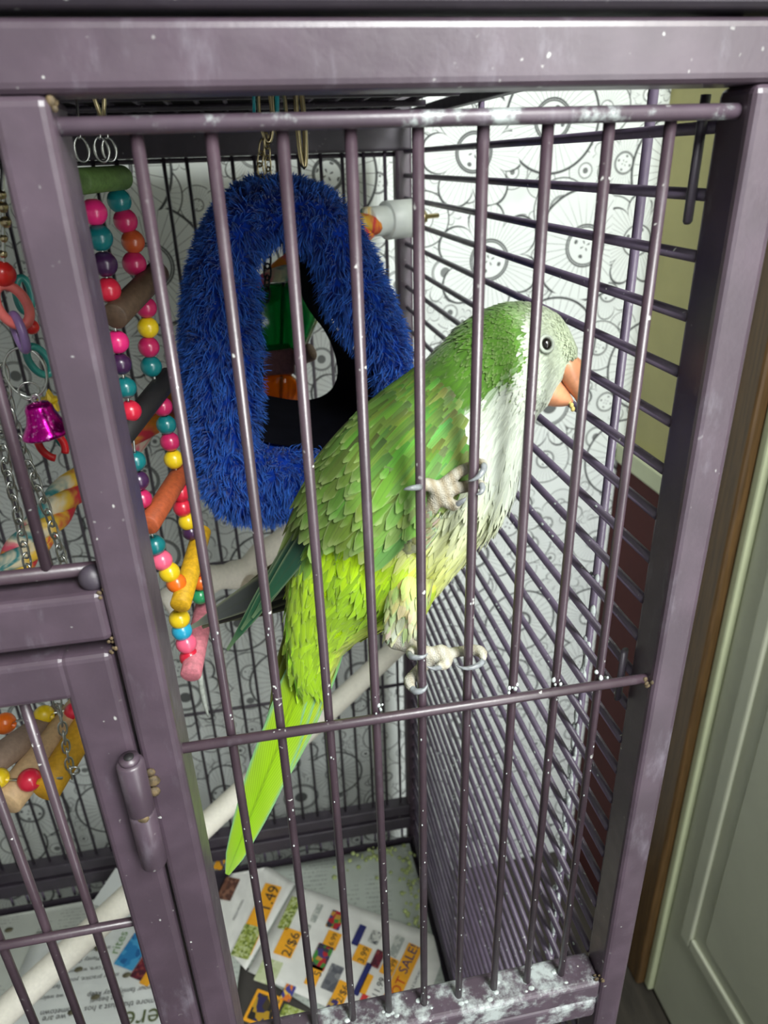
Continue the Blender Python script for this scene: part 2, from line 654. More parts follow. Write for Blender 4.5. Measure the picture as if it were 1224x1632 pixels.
# side wall: horizontal bars held by upright wires, outside
SX = .1098
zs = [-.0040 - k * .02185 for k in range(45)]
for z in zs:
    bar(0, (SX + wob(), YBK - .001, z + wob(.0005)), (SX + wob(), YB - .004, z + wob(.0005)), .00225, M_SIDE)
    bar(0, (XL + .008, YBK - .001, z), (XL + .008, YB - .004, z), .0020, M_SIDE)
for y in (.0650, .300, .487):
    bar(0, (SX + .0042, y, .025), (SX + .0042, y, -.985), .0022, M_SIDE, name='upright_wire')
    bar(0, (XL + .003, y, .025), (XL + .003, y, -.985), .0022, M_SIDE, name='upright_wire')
tube_part('side_sill', SX - .006, SX + .008, YBK, YB, -1.0, -.982, M_DARK, bev=.001)
tube_part('side_sill', XL, XL + .014, YBK, YB, -1.0, -.982, M_DARK, bev=.001)
for z0, z1 in ((-.036, .006), (-.262, -.232)):
    MB().tube([(SX - .0045, .0125, z0), (SX - .0045, .0125, z0 + .001), (SX - .0045, .0125, z1)], [.002, .0033, .0033], 12, flat=.5).obj('bracket', M_DARK, cage)
# back wall: upright bars, three cross rails
nb = int((.0995 - XL - .02) / PITCH)
for i in range(nb):
    x = .0895 - i * PITCH
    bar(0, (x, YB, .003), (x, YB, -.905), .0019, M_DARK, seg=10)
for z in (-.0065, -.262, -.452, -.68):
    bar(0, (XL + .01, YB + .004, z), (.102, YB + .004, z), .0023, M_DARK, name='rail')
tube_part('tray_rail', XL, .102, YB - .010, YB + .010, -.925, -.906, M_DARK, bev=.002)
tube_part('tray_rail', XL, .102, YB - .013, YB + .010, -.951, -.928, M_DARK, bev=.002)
for i in range(nb):
    x = .0895 - i * PITCH
    bar(0, (x, YB - .006, -.951), (x, YB - .006, -.975), .0019, M_SIDE, name='peg', seg=8)
# roof: wire grid under a black lid
for i in range(28):
    x = .0895 - i * PITCH
    if x > XL + .02:
        bar(0, (x, YBK, .0325), (x, YB, .0325), .0019, M_SIDE, name='roof_bar', seg=8)
for y in (.07, .12, .20, .30, .40, .50):
    bar(0, (XL, y, .0290), (.098, y, .0290), .0024, M_DARK, name='roof_rail', seg=8)
MB().box(XL, .0985, YF, YB + .01, .0400, .0440).obj('roof_lid', M_ROOF, cage)
# tray, with a low rim
tr = MB()
tr.box(XL + .015, SX - .004, YBK, YB - .014, -.990, -.984)
tr.box(SX - .006, SX - .004, YBK, YB - .014, -.984, -.968).box(XL + .015, XL + .017, YBK, YB - .014, -.984, -.968)
tr.box(XL + .017, SX - .006, YB - .016, YB - .014, -.984, -.968)
tr.obj('tray', M_DARK, cage)
# castors
for (x, y) in ((.1165, 0), (.108, YB), (XL + .008, 0), (XL + .008, YB)):
    MB().tube([(x - .008, y, FLOOR_Z + .02), (x + .008, y, FLOOR_Z + .02)], .0198, 18).tube([(x, y, FLOOR_Z + .02), (x, y, FLOOR_Z + .045)], .006, 10).obj('castor', M_ROOF, cage)
# dried droppings: blobs at welds, smears on the side wires and beam tops
d = MB()
for k, z in enumerate(zs):
    if -.55 < z < -.22:
        for j in range(3):
            s_ = random.uniform(.0007, .0019)
            d.sphere((SX + .0024 + wob(.001), .065 + random.uniform(-.004, .004), z + random.uniform(-.001, .003)), s_, 7, 5, (1, 1, random.uniform(1, 2.2)))
        if z < -.3:
            d.sphere((SX + .0022, .065 + wob(.001), z - .010), .0019, 8, 6, (.8, 1, 4.0))
for k in range(150):
    z = zs[random.randrange(8, 34)]
    d.sphere((SX - .0012, random.uniform(.015, .4), z + .0016), random.uniform(.0004, .0011), 6, 4, (1, 1.8, .7))
for k in range(70):
    x = random.choice(XB)
    a = random.uniform(-.6, .6)
    d.sphere((x + .002 * math.sin(a), -.002 * math.cos(a), random.uniform(-.46, -.18)), random.uniform(.00022, .00055), 6, 4, (1, .6, 1.6))
for x in XB[1:]:
    for j in range(4):
        d.sphere((x + random.uniform(-.004, .004), random.uniform(-.006, .003), -.4640), random.uniform(.0007, .0017), 7, 4, (1.3, 1, .35))
for x in (-.0215, .043, .0645, .086):
    for j in range(5):
        d.sphere((x + random.uniform(-.003, .003), -.0030 + wob(.002), -.2340 + random.uniform(0, .004)), random.uniform(.0005, .0012), 7, 4, (1, .8, 1.2))
for k in range(60):
    z = random.uniform(-.60, -.26)
    d.sphere((SX + .0028, .0638 + wob(.0012), z), random.uniform(.0012, .0022), 8, 6, (.8, .9, random.uniform(1.5, 4)))
d.obj('droppings', M_DROP, cage, kind='stuff', label='dried whitish droppings on the bars')
w = MB()
for (x, z) in ((-.1228, -.152), (-.1250, -.1775), (-.1232, -.1745), (.1075, -.463), (.1070, -.2362), (-.1066, .0045)):
    for j in range(5):
        w.sphere((x + wob(.002), YF + .0004 + abs(wob(.004)), z + wob(.002)), random.uniform(.0006, .0016), 7, 5, (1, .5, 1))
w.obj('rust_spots', M_RUST, cage, kind='stuff', label='rusty brown weld spots')

# ================================================================== THE PARROT
def lin(c):
    """sRGB 0-255 to linear."""
    return tuple(((x / 255 + .055) / 1.055) ** 2.4 if x > 10 else x / 255 / 12.92 for x in c)


GREEN = lin((88, 138, 44)); NAPE = lin((70, 116, 22)); GREY = lin((196, 204, 190)); DULL = lin((168, 180, 150))
CREAM = lin((218, 224, 170)); YEL = lin((218, 226, 96)); LIME = lin((184, 228, 6)); MID = lin((108, 168, 58))
LIMED = lin((158, 206, 14)); PALEG = lin((150, 186, 112))
bird = thing('parrot', P(690, 1050, .01), 'green parrot with grey face and breast clinging to the cage bars', 'parrot')
# body stations, tail to beak: dorsal pixel, ventral pixel, depth, flank ratio
ST = [((470, 1085), (525, 1090), .052, .6), ((460, 1040), (548, 1040), .051, .65), ((458, 985), (592, 1008), .049, .68), ((466, 900), (668, 968), .046, .68), ((483, 826), (724, 905), .044, .70),
      ((510, 758), (766, 852), .042, .72), ((545, 702), (795, 812), .041, .74), ((592, 650), (814, 765), .040, .76), ((645, 608), (828, 716), .038, .80),
      ((690, 570), (838, 684), .037, .84), ((727, 534), (850, 658), .036, .86), ((757, 509), (860, 644), .035, .86), ((795, 491), (876, 626), .034, .84),
      ((835, 485), (892, 602), .033, .82), ((868, 493), (906, 582), .032, .82), ((893, 509), (917, 566), .031, .85), ((909, 528), (920, 553), .031, .9)]
NR, NS = 96, 40
stn = [(P(*a, y), P(*b, y), f) for a, b, y, f in ST]
Dc = catmull([s[0] for s in stn], NR)
Vc = catmull([s[1] for s in stn], NR)
Fc = catmull([[s[2]] for s in stn], NR)


def body_pt(u, th, off=0.0):
    """Point on the body: u runs 0 (tail) to 1 (beak), th 0 dorsal, pi ventral, pi/2 the near flank."""
    i = max(0, min(NR - 1.001, u * (NR - 1)))
    k = int(i)
    f = i - k
    D = Vector(Dc[k] * (1 - f) + Dc[k + 1] * f)
    V = Vector(Vc[k] * (1 - f) + Vc[k + 1] * f)
    r = Fc[k][0] * (1 - f) + Fc[k + 1][0] * f
    C = (D + V) / 2
    L = (CAM_POS - C).normalized()
    a = (D - V) / 2
    n = a.normalized()
    L = (L - n * L.dot(n)).normalized()
    b = a.length * r + off
    return C + n * (a.length + off) * math.cos(th) + L * b * math.sin(th)


def body_frame(u, th):
    p = body_pt(u, th)
    du = body_pt(min(1, u + .012), th) - body_pt(max(0, u - .012), th)
    dt = body_pt(u, th + .05) - body_pt(u, th - .05)
    n = dt.cross(du)
    n.normalize()
    if n.dot(p - body_center(u)) < 0:
        n = -n
    return p, n, -du.normalized()


def body_center(u):
    return (body_pt(u, 0) + body_pt(u, math.pi)) / 2


def lerp3(a, b, t):
    t = max(0, min(1, t))
    return tuple(x + (y - x) * t for x, y in zip(a, b))


EDGE = [(0, .9), (2.5, .3), (3.5, .05), (4.3, .18), (4.9, .42), (5.3, .46), (6, .46), (7, .50), (8, .34), (9, .30), (10, .42), (11, .47), (12, .43), (13, .12), (14, -.02), (16, -.1)]


def plumage(u, th):
    s = u * 16
    f = (1 - math.cos(th)) / 2
    e = float(np.interp(s, [q[0] for q in EDGE], [q[1] for q in EDGE]))
    # ventral colour
    v = lerp3(LIME, LIME, 0)
    if s < 3.4:
        v = lerp3(LIME, LIMED, (s - 1) / 2)
        v = lerp3(v, YEL, (f - .72) * 3)
    elif s < 5.2:
        v = lerp3(LIME, lerp3(YEL, CREAM, (s - 3.6) / 1.6), (f - .40) * 5 + (s - 4.1) * 1.2)
    elif s < 7.5:
        v = lerp3(CREAM, GREY, (s - 5.2) / 2.0)
    else:
        v = GREY
        if s > 11.5: v = lerp3(GREY, DULL, (s - 12) / 3 * .9)
    top = GREEN if s < 8 else NAPE
    if s > 12.5: top = lerp3(NAPE, DULL, (s - 12.5) / 1.6)
    if 3.4 < s < 8: top = lerp3(GREEN, MID, f * 2)
    if s <= 3.4: top = lerp3(LIMED, LIME, s / 3)
    return lerp3(top, v, (f - e) / .06 + .5)


# --- body skin: loft + thighs, shanks and toes, voxel-joined into one surface
mb = MB()
vs = []
for i in range(NR):
    for k in range(NS):
        vs.append(body_pt(i / (NR - 1), 2 * math.pi * k / NS))
fs = [(i * NS + k, i * NS + (k + 1) % NS, (i + 1) * NS + (k + 1) % NS, (i + 1) * NS + k) for i in range(NR - 1) for k in range(NS)]
fs += [tuple(range(NS))[::-1], tuple((NR - 1) * NS + k for k in range(NS))]
mb.add(vs, fs)
leg_pts = []


def limb(pts, rad, n=14, foot=True, fs_=.76):
    rs = [float(x[0]) * (fs_ if foot else 1) for x in catmull([[r] for r in rad], n)]
    c = curve([P(*p) for p in pts], n)
    mb.tube(c, rs, 12)
    mb.sphere(c[-1], rs[-1], 10, 8)
    mb.sphere(c[0], rs[0], 10, 8)
    if foot:
        leg_pts.extend(c)


claws = []


def claw(pts, r=.0018):
    claws.append((curve([P(*p) for p in pts], 9), [q_ * r * .78 for q_ in (1, 1.02, .98, .9, .8, .66, .5, .32, .1)]))


# standing leg: feathered thigh, shank, foot closing on bars five and six
limb([(655, 900, .040), (650, 945, .032), (642, 988, .022), (634, 1014, .0165)], [.0140, .0130, .0088, .0066], 12, False)
limb([(634, 1012, .0165), (640, 1022, .0140), (655, 1031, .0105), (676, 1040, .0075), (696, 1046, .0068)], [.0064, .0056, .0048, .0046, .0052])
limb([(690, 1044, .0068), (704, 1036, .0062), (713, 1046, .0040), (710, 1058, .0010), (700, 1062, -.0015)], [.0044, .0038, .0038, .0036, .0026])
limb([(692, 1044, .0068), (715, 1042, .0068), (735, 1038, .0064), (754, 1036, .0055), (767, 1039, .0022), (770, 1048, -.0015)], [.0046, .0036, .0034, .0036, .0036, .0026])
limb([(682, 1042, .0072), (668, 1040, .0070), (658, 1038, .0050), (652, 1040, .0014)], [.0044, .0036, .0032, .0024])
limb([(684, 1050, .0072), (672, 1064, .0070), (660, 1076, .0058), (652, 1086, .0026), (656, 1096, -.0014)], [.0046, .0038, .0036, .0036, .0028])
claw([(770, 1050, -.0010), (766, 1058, -.0042), (752, 1064, -.0056), (738, 1065, -.0052), (727, 1060, -.0040)])
claw([(652, 1041, .0010), (656, 1047, -.0032), (668, 1048, -.0050), (676, 1046, -.0050), (682, 1041, -.0044)])
claw([(704, 1062, -.0008), (696, 1065, -.0034), (688, 1065, -.0044), (680, 1062, -.0042)], .0016)
claw([(656, 1096, -.0014), (662, 1102, -.0042), (672, 1101, -.0054), (678, 1097, -.0052), (682, 1090, -.0046)], .002)
# raised foot against bars five and six
limb([(652, 862, .030), (668, 838, .019), (682, 818, .0130), (690, 802, .0100)], [.0120, .0075, .0046, .0036], 12, False)
limb([(686, 812, .0096), (692, 796, .0080), (700, 782, .0068)], [.0048, .0046, .0050])
limb([(700, 780, .0068), (716, 764, .0062), (732, 752, .0060), (750, 744, .0056), (766, 738, .0030), (771, 742, -.0006)], [.0046, .0034, .0034, .0032, .0030, .0024])
limb([(704, 784, .0066), (722, 780, .0062), (740, 776, .0060), (758, 772, .0050), (767, 772, .0014)], [.0046, .0034, .0034, .0032, .0026])
limb([(698, 780, .0066), (688, 774, .0062), (678, 772, .0050), (671, 774, .0024), (668, 776, -.0008)], [.0046, .0038, .0038, .0034, .0024])
limb([(704, 788, .0068), (712, 800, .0064), (722, 806, .0050), (728, 804, .0030)], [.0044, .0034, .0032, .0026])
claw([(771, 741, -.0004), (771, 748, -.0034), (764, 758, -.0050), (756, 764, -.0052), (746, 767, -.0046)], .0017)
claw([(767, 772, .0012), (769, 779, -.0020), (765, 786, -.0034), (759, 788, -.0036)], .0017)
claw([(670, 776, -.0010), (664, 777, -.0042), (655, 778, -.0052), (648, 779, -.0050), (643, 781, -.0042)], .0016)
claw([(728, 804, .0028), (735, 800, .0014), (740, 796, .0006), (743, 793, .0004)], .0015)

tmp = bpy.data.objects.new('tmp', mb.mesh('tmp'))
COL.objects.link(tmp)
mod = tmp.modifiers.new('r', 'REMESH')
mod.mode = 'VOXEL'
mod.voxel_size = .00105
mod.use_smooth_shade = True
sm = tmp.modifiers.new('s', 'SMOOTH')
sm.factor, sm.iterations = .5, 4
dg = bpy.context.evaluated_depsgraph_get()
bme = bpy.data.meshes.new_from_object(tmp.evaluated_get(dg))
bpy.data.objects.remove(tmp)
bme.name = 'body'
kb = KDTree(NR * NS)
for i, p in enumerate(vs):
    kb.insert(p, i)
kb.balance()
kf = KDTree(len(leg_pts))
for i, p in enumerate(leg_pts):
    kf.insert(p, i)
kf.balance()
col = np.ones((len(bme.vertices), 4), np.float32)
SKIN = lin((186, 184, 172))
TOED = lin((140, 126, 98))
for v in bme.vertices:
    co, i, dd = kb.find(v.co)
    cf, j, df = kf.find(v.co)
    c = plumage((i // NS) / (NR - 1), 2 * math.pi * (i % NS) / NS)
    if dd > .004:
        c = lerp3(c, lin((186, 198, 112)), min(.6, (dd - .004) * 300))
    if df < .0075 and dd > .002 or df < .0052:
        c = lerp3(SKIN, TOED, .30 + .30 * math.sin(v.co.x * 1500 + v.co.z * 500) + (.25 if v.co.z > -.17 else -.1))
    col[v.index, :3] = c
ca = bme.color_attributes.new('col', 'FLOAT_COLOR', 'POINT')
ca.data.foreach_set('color', col.ravel())
M_SKIN = attr_mat('parrot_skin_and_down', .7, bumpy=1500)
bme.materials.clear()
body = mk('body', bme, M_SKIN, bird)
bvh = BVHTree.FromPolygons([v.co.copy() for v in bme.vertices], [tuple(p.vertices) for p in bme.polygons])
M_CLAW = simple('grey_claw_horn', lin((128, 132, 136)), .3, var=.3, scale=300)
for c, r in claws:
    MB().tube(c, r, 10).obj('claw', M_CLAW, bird)


# --- feathers
class Plumes:
    """Many feathers in one mesh: each a cupped vane with a pointed root and round tip."""
    def __init__(s):
        s.v, s.f, s.uv, s.c = [], [], [], []

    def add(s, root, d, n, L, w, color, cup=.25, curl=.0, rows=4, tipc=None, sharp=.6, bend=0.0, edgec=None):
        side = d.cross(n).normalized()
        o = len(s.v)
        cols = (-1, -.84, 0, .84, 1) if edgec else (-1, 0, 1)
        m = len(cols)
        for i in range(rows + 1):
            t = i / rows
            if sharp < 1:
                prof = math.sin(math.pi * min(1, (t * .82 + .10))) ** sharp
            else:
                prof = (1 - t ** 2.2) * min(1, .35 + t * 3)
            if i == rows: prof = .12
            c = root + d * (L * t) + n * (curl * L * t * t) + side * (bend * L * t * t)
            for j in cols:
                s.v.append(c + side * (j * w * .5 * prof) - n * (abs(j) * cup * w * .5 * prof))
                s.uv.append(((j + 1) / 2, t))
                s.c.append(lerp3(edgec, color, .88 if abs(j) < 1 else .1) if (edgec and j and t > .08) else lerp3(color, tipc, t) if tipc else color)
        for i in range(rows):
            for j in range(m - 1):
                a = o + i * m + j
                s.f.append((a, a + 1, a + m + 1, a + m))

    def mesh(s, name):
        me = bpy.data.meshes.new(name)
        me.from_pydata([tuple(p) for p in s.v], [], s.f)
        me.polygons.foreach_set('use_smooth', [True] * len(s.f))
        uv = me.uv_layers.new(name='UVMap')
        idx = np.empty(len(me.loops), np.int32)
        me.loops.foreach_get('vertex_index', idx)
        uv.data.foreach_set('uv', np.array(s.uv, np.float32)[idx].ravel())
        ca = me.color_attributes.new('col', 'FLOAT_COLOR', 'POINT')
        ca.data.foreach_set('color', np.c_[np.array(s.c, np.float32), np.ones(len(s.v), np.float32)].ravel())
        me.update()
        return me


M_DOWN = attr_mat('contour_feather', .75, barbs=7, tip=.14, sheen=.2)
M_VANE = attr_mat('flight_feather', .5, barbs=26, tip=.16)
M_COVERT = attr_mat('covert_feather', .6, barbs=13, tip=.20)
pl = Plumes()
for pas in range(2):
    u = .015
    while u < .985:
        s_ = u * 16
        headf = max(0, min(1, (s_ - 8.0) / 4))
        L = (.0155 * (1 - headf) + .0056 * headf)
        if s_ > 13: L = .0040
        circ = 2 * math.pi * .75 * (body_pt(u, 0) - body_pt(u, math.pi)).length / 2
        nk = max(8, int(circ / (L * .17)))
        for k in range(nk):
            th = 2 * math.pi * (k + random.random()) / nk
            uu = min(.99, max(.01, u + random.uniform(-.012, .012)))
            p, n, d = body_frame(uu, th)
            c = plumage(uu + random.uniform(-.012, .012), th + random.uniform(-.10, .10))
            j = random.uniform(.80, 1.16)
            c = tuple(x * j for x in c)
            d2 = (d + n.cross(d) * random.gauss(0, .16) + n * random.uniform(.02, .10)).normalized()
            pl.add(p + n * .0002, d2, (n + d * random.uniform(-.1, .1)).normalized(), L * random.uniform(.8, 1.3), L * random.uniform(.22, .36) * (1 + .5 * headf), c, .3, -.04, 3)
        u += L * 1.3
# thigh fluff
for (a, b, r) in (((656, 915, .031), (636, 1008, .0170), .0125), ((655, 862, .024), (684, 820, .0105), .0095)):
    A, B = P(*a), P(*b)
    ax = (B - A)
    for k in range(420):
        t = random.random() ** .8
        rr = r * (1 - t * .45)
        o1 = ax.orthogonal().normalized()
        o2 = ax.normalized().cross(o1)
        an = random.uniform(0, 6.283)
        n = (o1 * math.cos(an) + o2 * math.sin(an)).normalized()
        c = lerp3(lin((206, 216, 120)), lin((196, 200, 170)), t if a[1] > 900 else .7 + random.uniform(-.5, .3))
        c = tuple(x * random.uniform(.75, 1.1) for x in c)
        pl.add(A + ax * t * .9 + n * rr * .9, (ax.normalized() + n * random.uniform(-.1, .2) + o1 * random.gauss(0, .12)).normalized(), n, .010, .0036, c, .3, -.15, 3)
mk('contour_feathers', pl.mesh('contour_feathers'), M_DOWN, bird, kind='stuff')

# --- near wing: rows of coverts laid on the flank, then separate flight feathers
wing = Plumes()
WE = [(2.5, .10), (3.2, .20), (4.6, .36), (5, .44), (6, .47), (7, .49), (8, .33), (8.6, .16)]
s_ = 5.0
while s_ < 8.5:
    g = (8.6 - s_) / 4.0
    L = .0085 + .026 * g
    fe = float(np.interp(s_, [q[0] for q in WE], [q[1] for q in WE]))
    the = math.acos(1 - 2 * fe)
    nk = int(the * .036 / (L * .20)) + 3
    for k in range(nk + 1):
        th = the * (k + random.uniform(-.3, .3)) / nk
        if th < -.5: continue
        uu = (s_ + random.uniform(-.12, .12)) / 16
        p, n, d = body_frame(uu, max(-.3, th))
        f = th / the
        c = lerp3(lin((66, 98, 34)), lin((110, 162, 54)), f * 1.25)
        if f > .82: c = lerp3(c, PALEG, .55)
        if g > .5 and f < .5: c = lerp3(c, lin((58, 78, 26)), .6)  # lower dorsal coverts darkened: shade on the back put into their colour
        c = tuple(x * random.uniform(.42, 1.0) for x in c)
        wtip = lerp3(c, lin((150, 190, 90)), .35)
        wing.add(p + n * (.0018 + .0022 * g + random.uniform(0, .0006)), (d + n * .04 + n.cross(d) * random.gauss(0, .06)).normalized(), n, L * random.uniform(.9, 1.15), L * random.uniform(.85, 1.15) * (.40 - .17 * g), c, .25, -.06, 6, wtip)
    s_ += .17 + .10 * g
wb, wf = [], []
for i in range(13):
    q_ = 4.4 + i * .33
    the = math.acos(1 - 2 * float(np.interp(q_, [k[0] for k in WE], [k[1] for k in WE])))
    for k in range(9):
        wb.append(body_pt(q_ / 16, -.3 + (the + .3) * k / 8, .0014))
wf = [(i * 9 + k, i * 9 + k + 1, i * 9 + k + 10, i * 9 + k + 9) for i in range(12) for k in range(8)]
wp = MB().add(wb, wf).obj('wing', simple('green_wing_down', lin((70, 108, 36)), .8), bird)
mk('covert_feathers', wing.mesh('covert_feathers'), M_COVERT, wp, kind='stuff')


def surf(px, py, off=0.0):
    """Front surface of the body along the line of sight through a pixel."""
    d = (P(px, py, .05) - CAM_POS).normalized()
    h = bvh.ray_cast(CAM_POS, d)
    return (h[0], h[1]) if h[0] is not None else (P(px, py, .02), -d)


def flight(root, tip, wpx, color, tipc, parent, name='flight_feather', mat=None, sharp=1.2, tilt=0, bend=0, cup=.16, label=None, edgec=None):
    a, b = (P(*q) if len(q) > 2 else surf(*q)[0] for q in (root, tip))
    if len(root) == 2: a += (CAM_POS - a).normalized() * .0042
    if len(tip) == 2: b += (CAM_POS - b).normalized() * .0062
    view = (CAM_POS - a).normalized()
    d = (b - a).normalized()
    n = (view - d * view.dot(d)).normalized()
    n = (Matrix.Rotation(math.radians(tilt), 3, d) @ n)
    wd = wpx * depth((a + b) / 2) / FPX
    f = Plumes()
    f.add(a, d, n, (b - a).length, wd, color, cup, 0, 12, tipc, sharp, bend, edgec)
    return mk(name, f.mesh(name), mat or M_VANE, parent, label=label)


BW = lin((36, 54, 54)); BT = lin((44, 96, 66)); BK = lin((30, 34, 34)); OL = lin((120, 158, 58))
# blue-black primaries of the near wing
for i, (r, t, w_, c1, c2, ti) in enumerate([
        ((512, 815, .036), (362, 1036, .058), 44, BW, BT, 12), ((516, 812, .034), (384, 1004, .054), 40, BW, BT, 8), ((520, 820, .031), (402, 985, .050), 36, BW, BT, 4),
        ((512, 800, .040), (420, 958, .056), 42, BW, lin((44, 62, 56)), 0), ((505, 790, .043), (428, 930, .058), 36, lin((62, 84, 50)), lin((70, 96, 56)), -6)]):
    flight(r, t, w_, c1, c2, wp, tilt=ti, label='blue black flight feather' if i == 0 else None)
# green secondaries and long coverts over them
for (r, t, w_, c1, ti) in [((505, 790), (444, 915, .050), 36, lin((78, 104, 42)), -8), ((515, 790), (462, 905, .046), 34, lin((84, 122, 42)), -4),
                           ((528, 790), (480, 884, .040), 32, lin((92, 136, 46)), 0), ((540, 775), (496, 898), 32, lin((112, 170, 54)), 3),
                           ((556, 775), (518, 884), 32, lin((122, 182, 62)), 6), ((572, 770), (540, 876), 32, lin((116, 172, 60)), 8),
                           ((590, 768), (556, 874), 36, lin((112, 158, 70)), 8), ((606, 760), (578, 862), 34, lin((124, 172, 80)), 8),
                           ((622, 745), (598, 838), 30, lin((136, 178, 96)), 8)]:
    flight(r, t, w_, tuple(x * .9 for x in c1), lerp3(c1, lin((168, 184, 110)), .3), wp, mat=M_COVERT, tilt=ti, sharp=.42, name='secondary_feather')
# far wing tips, behind the tail
fw_ = flight((500, 900, .066), (303, 1001, .094), 54, BK, lin((84, 88, 88)), bird, name='far_wing', tilt=-10, label='near black far wing tip')
for (r, t, w_, c2) in (((505, 915, .068), (322, 1000, .098), 50, lin((50, 52, 52))), ((505, 930, .070), (345, 992, .100), 50, BK), ((500, 895, .069), (352, 968, .100), 46, BK), ((505, 885, .071), (385, 938, .102), 44, BK)):
    flight(r, t, w_, BK, c2, fw_, tilt=-6)

# --- tail
TQ = lin((112, 202, 160))
tl = flight((524, 985, .0485), (362, 1394, .070), 66, LIME, lin((160, 224, 44)), bird, name='tail', sharp=.9, label='long lime green tail feathers with turquoise edges', edgec=TQ)
for (r, t, w_, c1, c2, ti, ec) in [((505, 990, .0495), (388, 1340, .068), 56, lin((176, 214, 16)), lin((166, 222, 40)), 6, TQ), ((536, 990, .0475), (412, 1300, .065), 58, lin((196, 222, 10)), lin((186, 224, 24)), -4, TQ),
                                   ((548, 990, .0480), (440, 1262, .0635), 44, lin((186, 218, 14)), lin((150, 214, 90)), -10, TQ), ((556, 985, .0495), (472, 1205, .0635), 32, lin((150, 205, 60)), TQ, -16, TQ),
                                   ((486, 980, .052), (420, 1232, .067), 40, lin((104, 118, 10)), lin((98, 124, 26)), 12, None), ((474, 975, .054), (434, 1178, .067), 38, lin((104, 110, 6)), lin((96, 112, 16)), 10, None)]:  # olive pair: the tail's shaded underside put into the feather colour
    flight(r, t, w_, c1, c2, tl, name='tail_feather', tilt=ti, sharp=.9, edgec=ec)

# --- head: eye with its pale ring, horn-coloured bill
e, en = surf(868, 549)
M_EYE = simple('dark_brown_eye', (.008, .006, .005), .04, var=.1, coat=1)
M_RING = simple('pale_eye_skin', lin((176, 184, 170)), .6)
M_BEAK = simple('horn_orange_bill', lin((206, 142, 104)), .34, var=.22, scale=110, spec=.5)
M_BEAKL = simple('pale_bill_edge', lin((222, 200, 160)), .4)
q = Vector((0, 0, 1)).rotation_difference(en)
rg = MB()
rg.tube([e + q @ Vector((math.cos(a) * .0031, math.sin(a) * .0031, .0012)) for a in np.linspace(0, 6.283, 25)[:-1]], .00075, 8, closed=True)
ey = MB().sphere(e + en * .0003, .0027, 20, 14).obj('eye', M_EYE, bird)
rg.obj('eye_ring', M_RING, ey)
# far eye
fe_ = e - en * .0
Cc = body_center(.82)
far = Cc + (Cc - e)
MB().sphere(far - en * .001, .0027, 16, 12).obj('eye', M_EYE, bird)


def bill(pts, wid, name, mat, seg=16):
    """Hooked shell: each station is (upper pixel, lower pixel, depth), width in metres."""
    n = 18
    A = catmull([P(*a, y) for a, b, y in pts], n)
    B = catmull([P(*b, y) for a, b, y in pts], n)
    Wd = catmull([[w] for w in wid], n)
    vs, fs = [], []
    for i in range(n):
        a, b = Vector(A[i]), Vector(B[i])
        c = (a + b) / 2
        h = (a - b) / 2
        L = (CAM_POS - c).normalized()
        L = (L - h.normalized() * L.dot(h.normalized())).normalized()
        for k in range(seg):
            t = 2 * math.pi * k / seg
            vs.append(c + h * math.cos(t) + L * Wd[i][0] * math.sin(t))
    for i in range(n - 1):
        for k in range(seg):
            l = (k + 1) % seg
            fs.append((i * seg + k, i * seg + l, (i + 1) * seg + l, (i + 1) * seg + k))
    fs += [tuple(range(seg))[::-1], tuple((n - 1) * seg + k for k in range(seg))]
    return MB().add(vs, fs).obj(name, mat, bird)


bill([((906, 562), (888, 592), .030), ((922, 570), (893, 606), .0295), ((934, 584), (902, 620), .029), ((938, 606), (911, 630), .0285), ((934, 628), (917, 636), .028), ((924, 646), (920, 643), .028)],
     [.0070, .0078, .0070, .0054, .0032, .0006], 'upper_bill', M_BEAK)
bill([((893, 606), (858, 632), .0300), ((898, 612), (866, 644), .0295), ((905, 622), (880, 648), .0290), ((912, 634), (898, 648), .0286), ((914, 640), (910, 645), .0284)],
     [.0066, .0070, .0060, .0042, .0014], 'lower_bill', M_BEAK)
# crumb of food at the bill
cr = MB()
for (x, y) in ((907, 640), (911, 646), (913, 652)):
    cr.sphere(P(x, y, .0262), .0010, 8, 6, (1, .8, 1.2))
cr = cr.obj('food_crumb', simple('yellow_crumb', lin((206, 186, 110)), .7), None, label='small yellow crumb of food at the tip of the parrot bill', cat='crumb')

# ================================================================== TOYS AND PERCHES
C_ = lambda r, g, b: lin((r, g, b))
COLORS = {}


def paint(name, rgb, rough=.3, coat=.35, var=.1):
    if name not in COLORS:
        COLORS[name] = simple(name + '_paint', C_(*rgb), rough, var=var, scale=120, coat=coat)
    return COLORS[name]


RED = paint('red', (206, 36, 62)); PINK = paint('pink', (232, 44, 124)); TEAL = paint('teal', (18, 112, 116)); YELLOW = paint('yellow', (226, 194, 28))
ORANGE = paint('orange', (232, 110, 28)); PLUM = paint('plum', (62, 32, 70)); BLUE = paint('sky_blue', (40, 160, 196)); ROSE = paint('rose', (236, 98, 130))
SCARLET = paint('scarlet', (228, 44, 40)); GREENB = paint('green', (44, 150, 96)); MAGENTA = paint('crimson', (186, 36, 90)); BROWNR = paint('rust', (176, 78, 38))
M_STEEL = simple('bright_steel_wire', (.62, .64, .60), .28, 1, .1)
M_BRASS = simple('brass_plated_steel', (.62, .52, .30), .3, 1, .15)
M_BLACKM = simple('blackened_steel', (.03, .03, .032), .4, .8, .2)

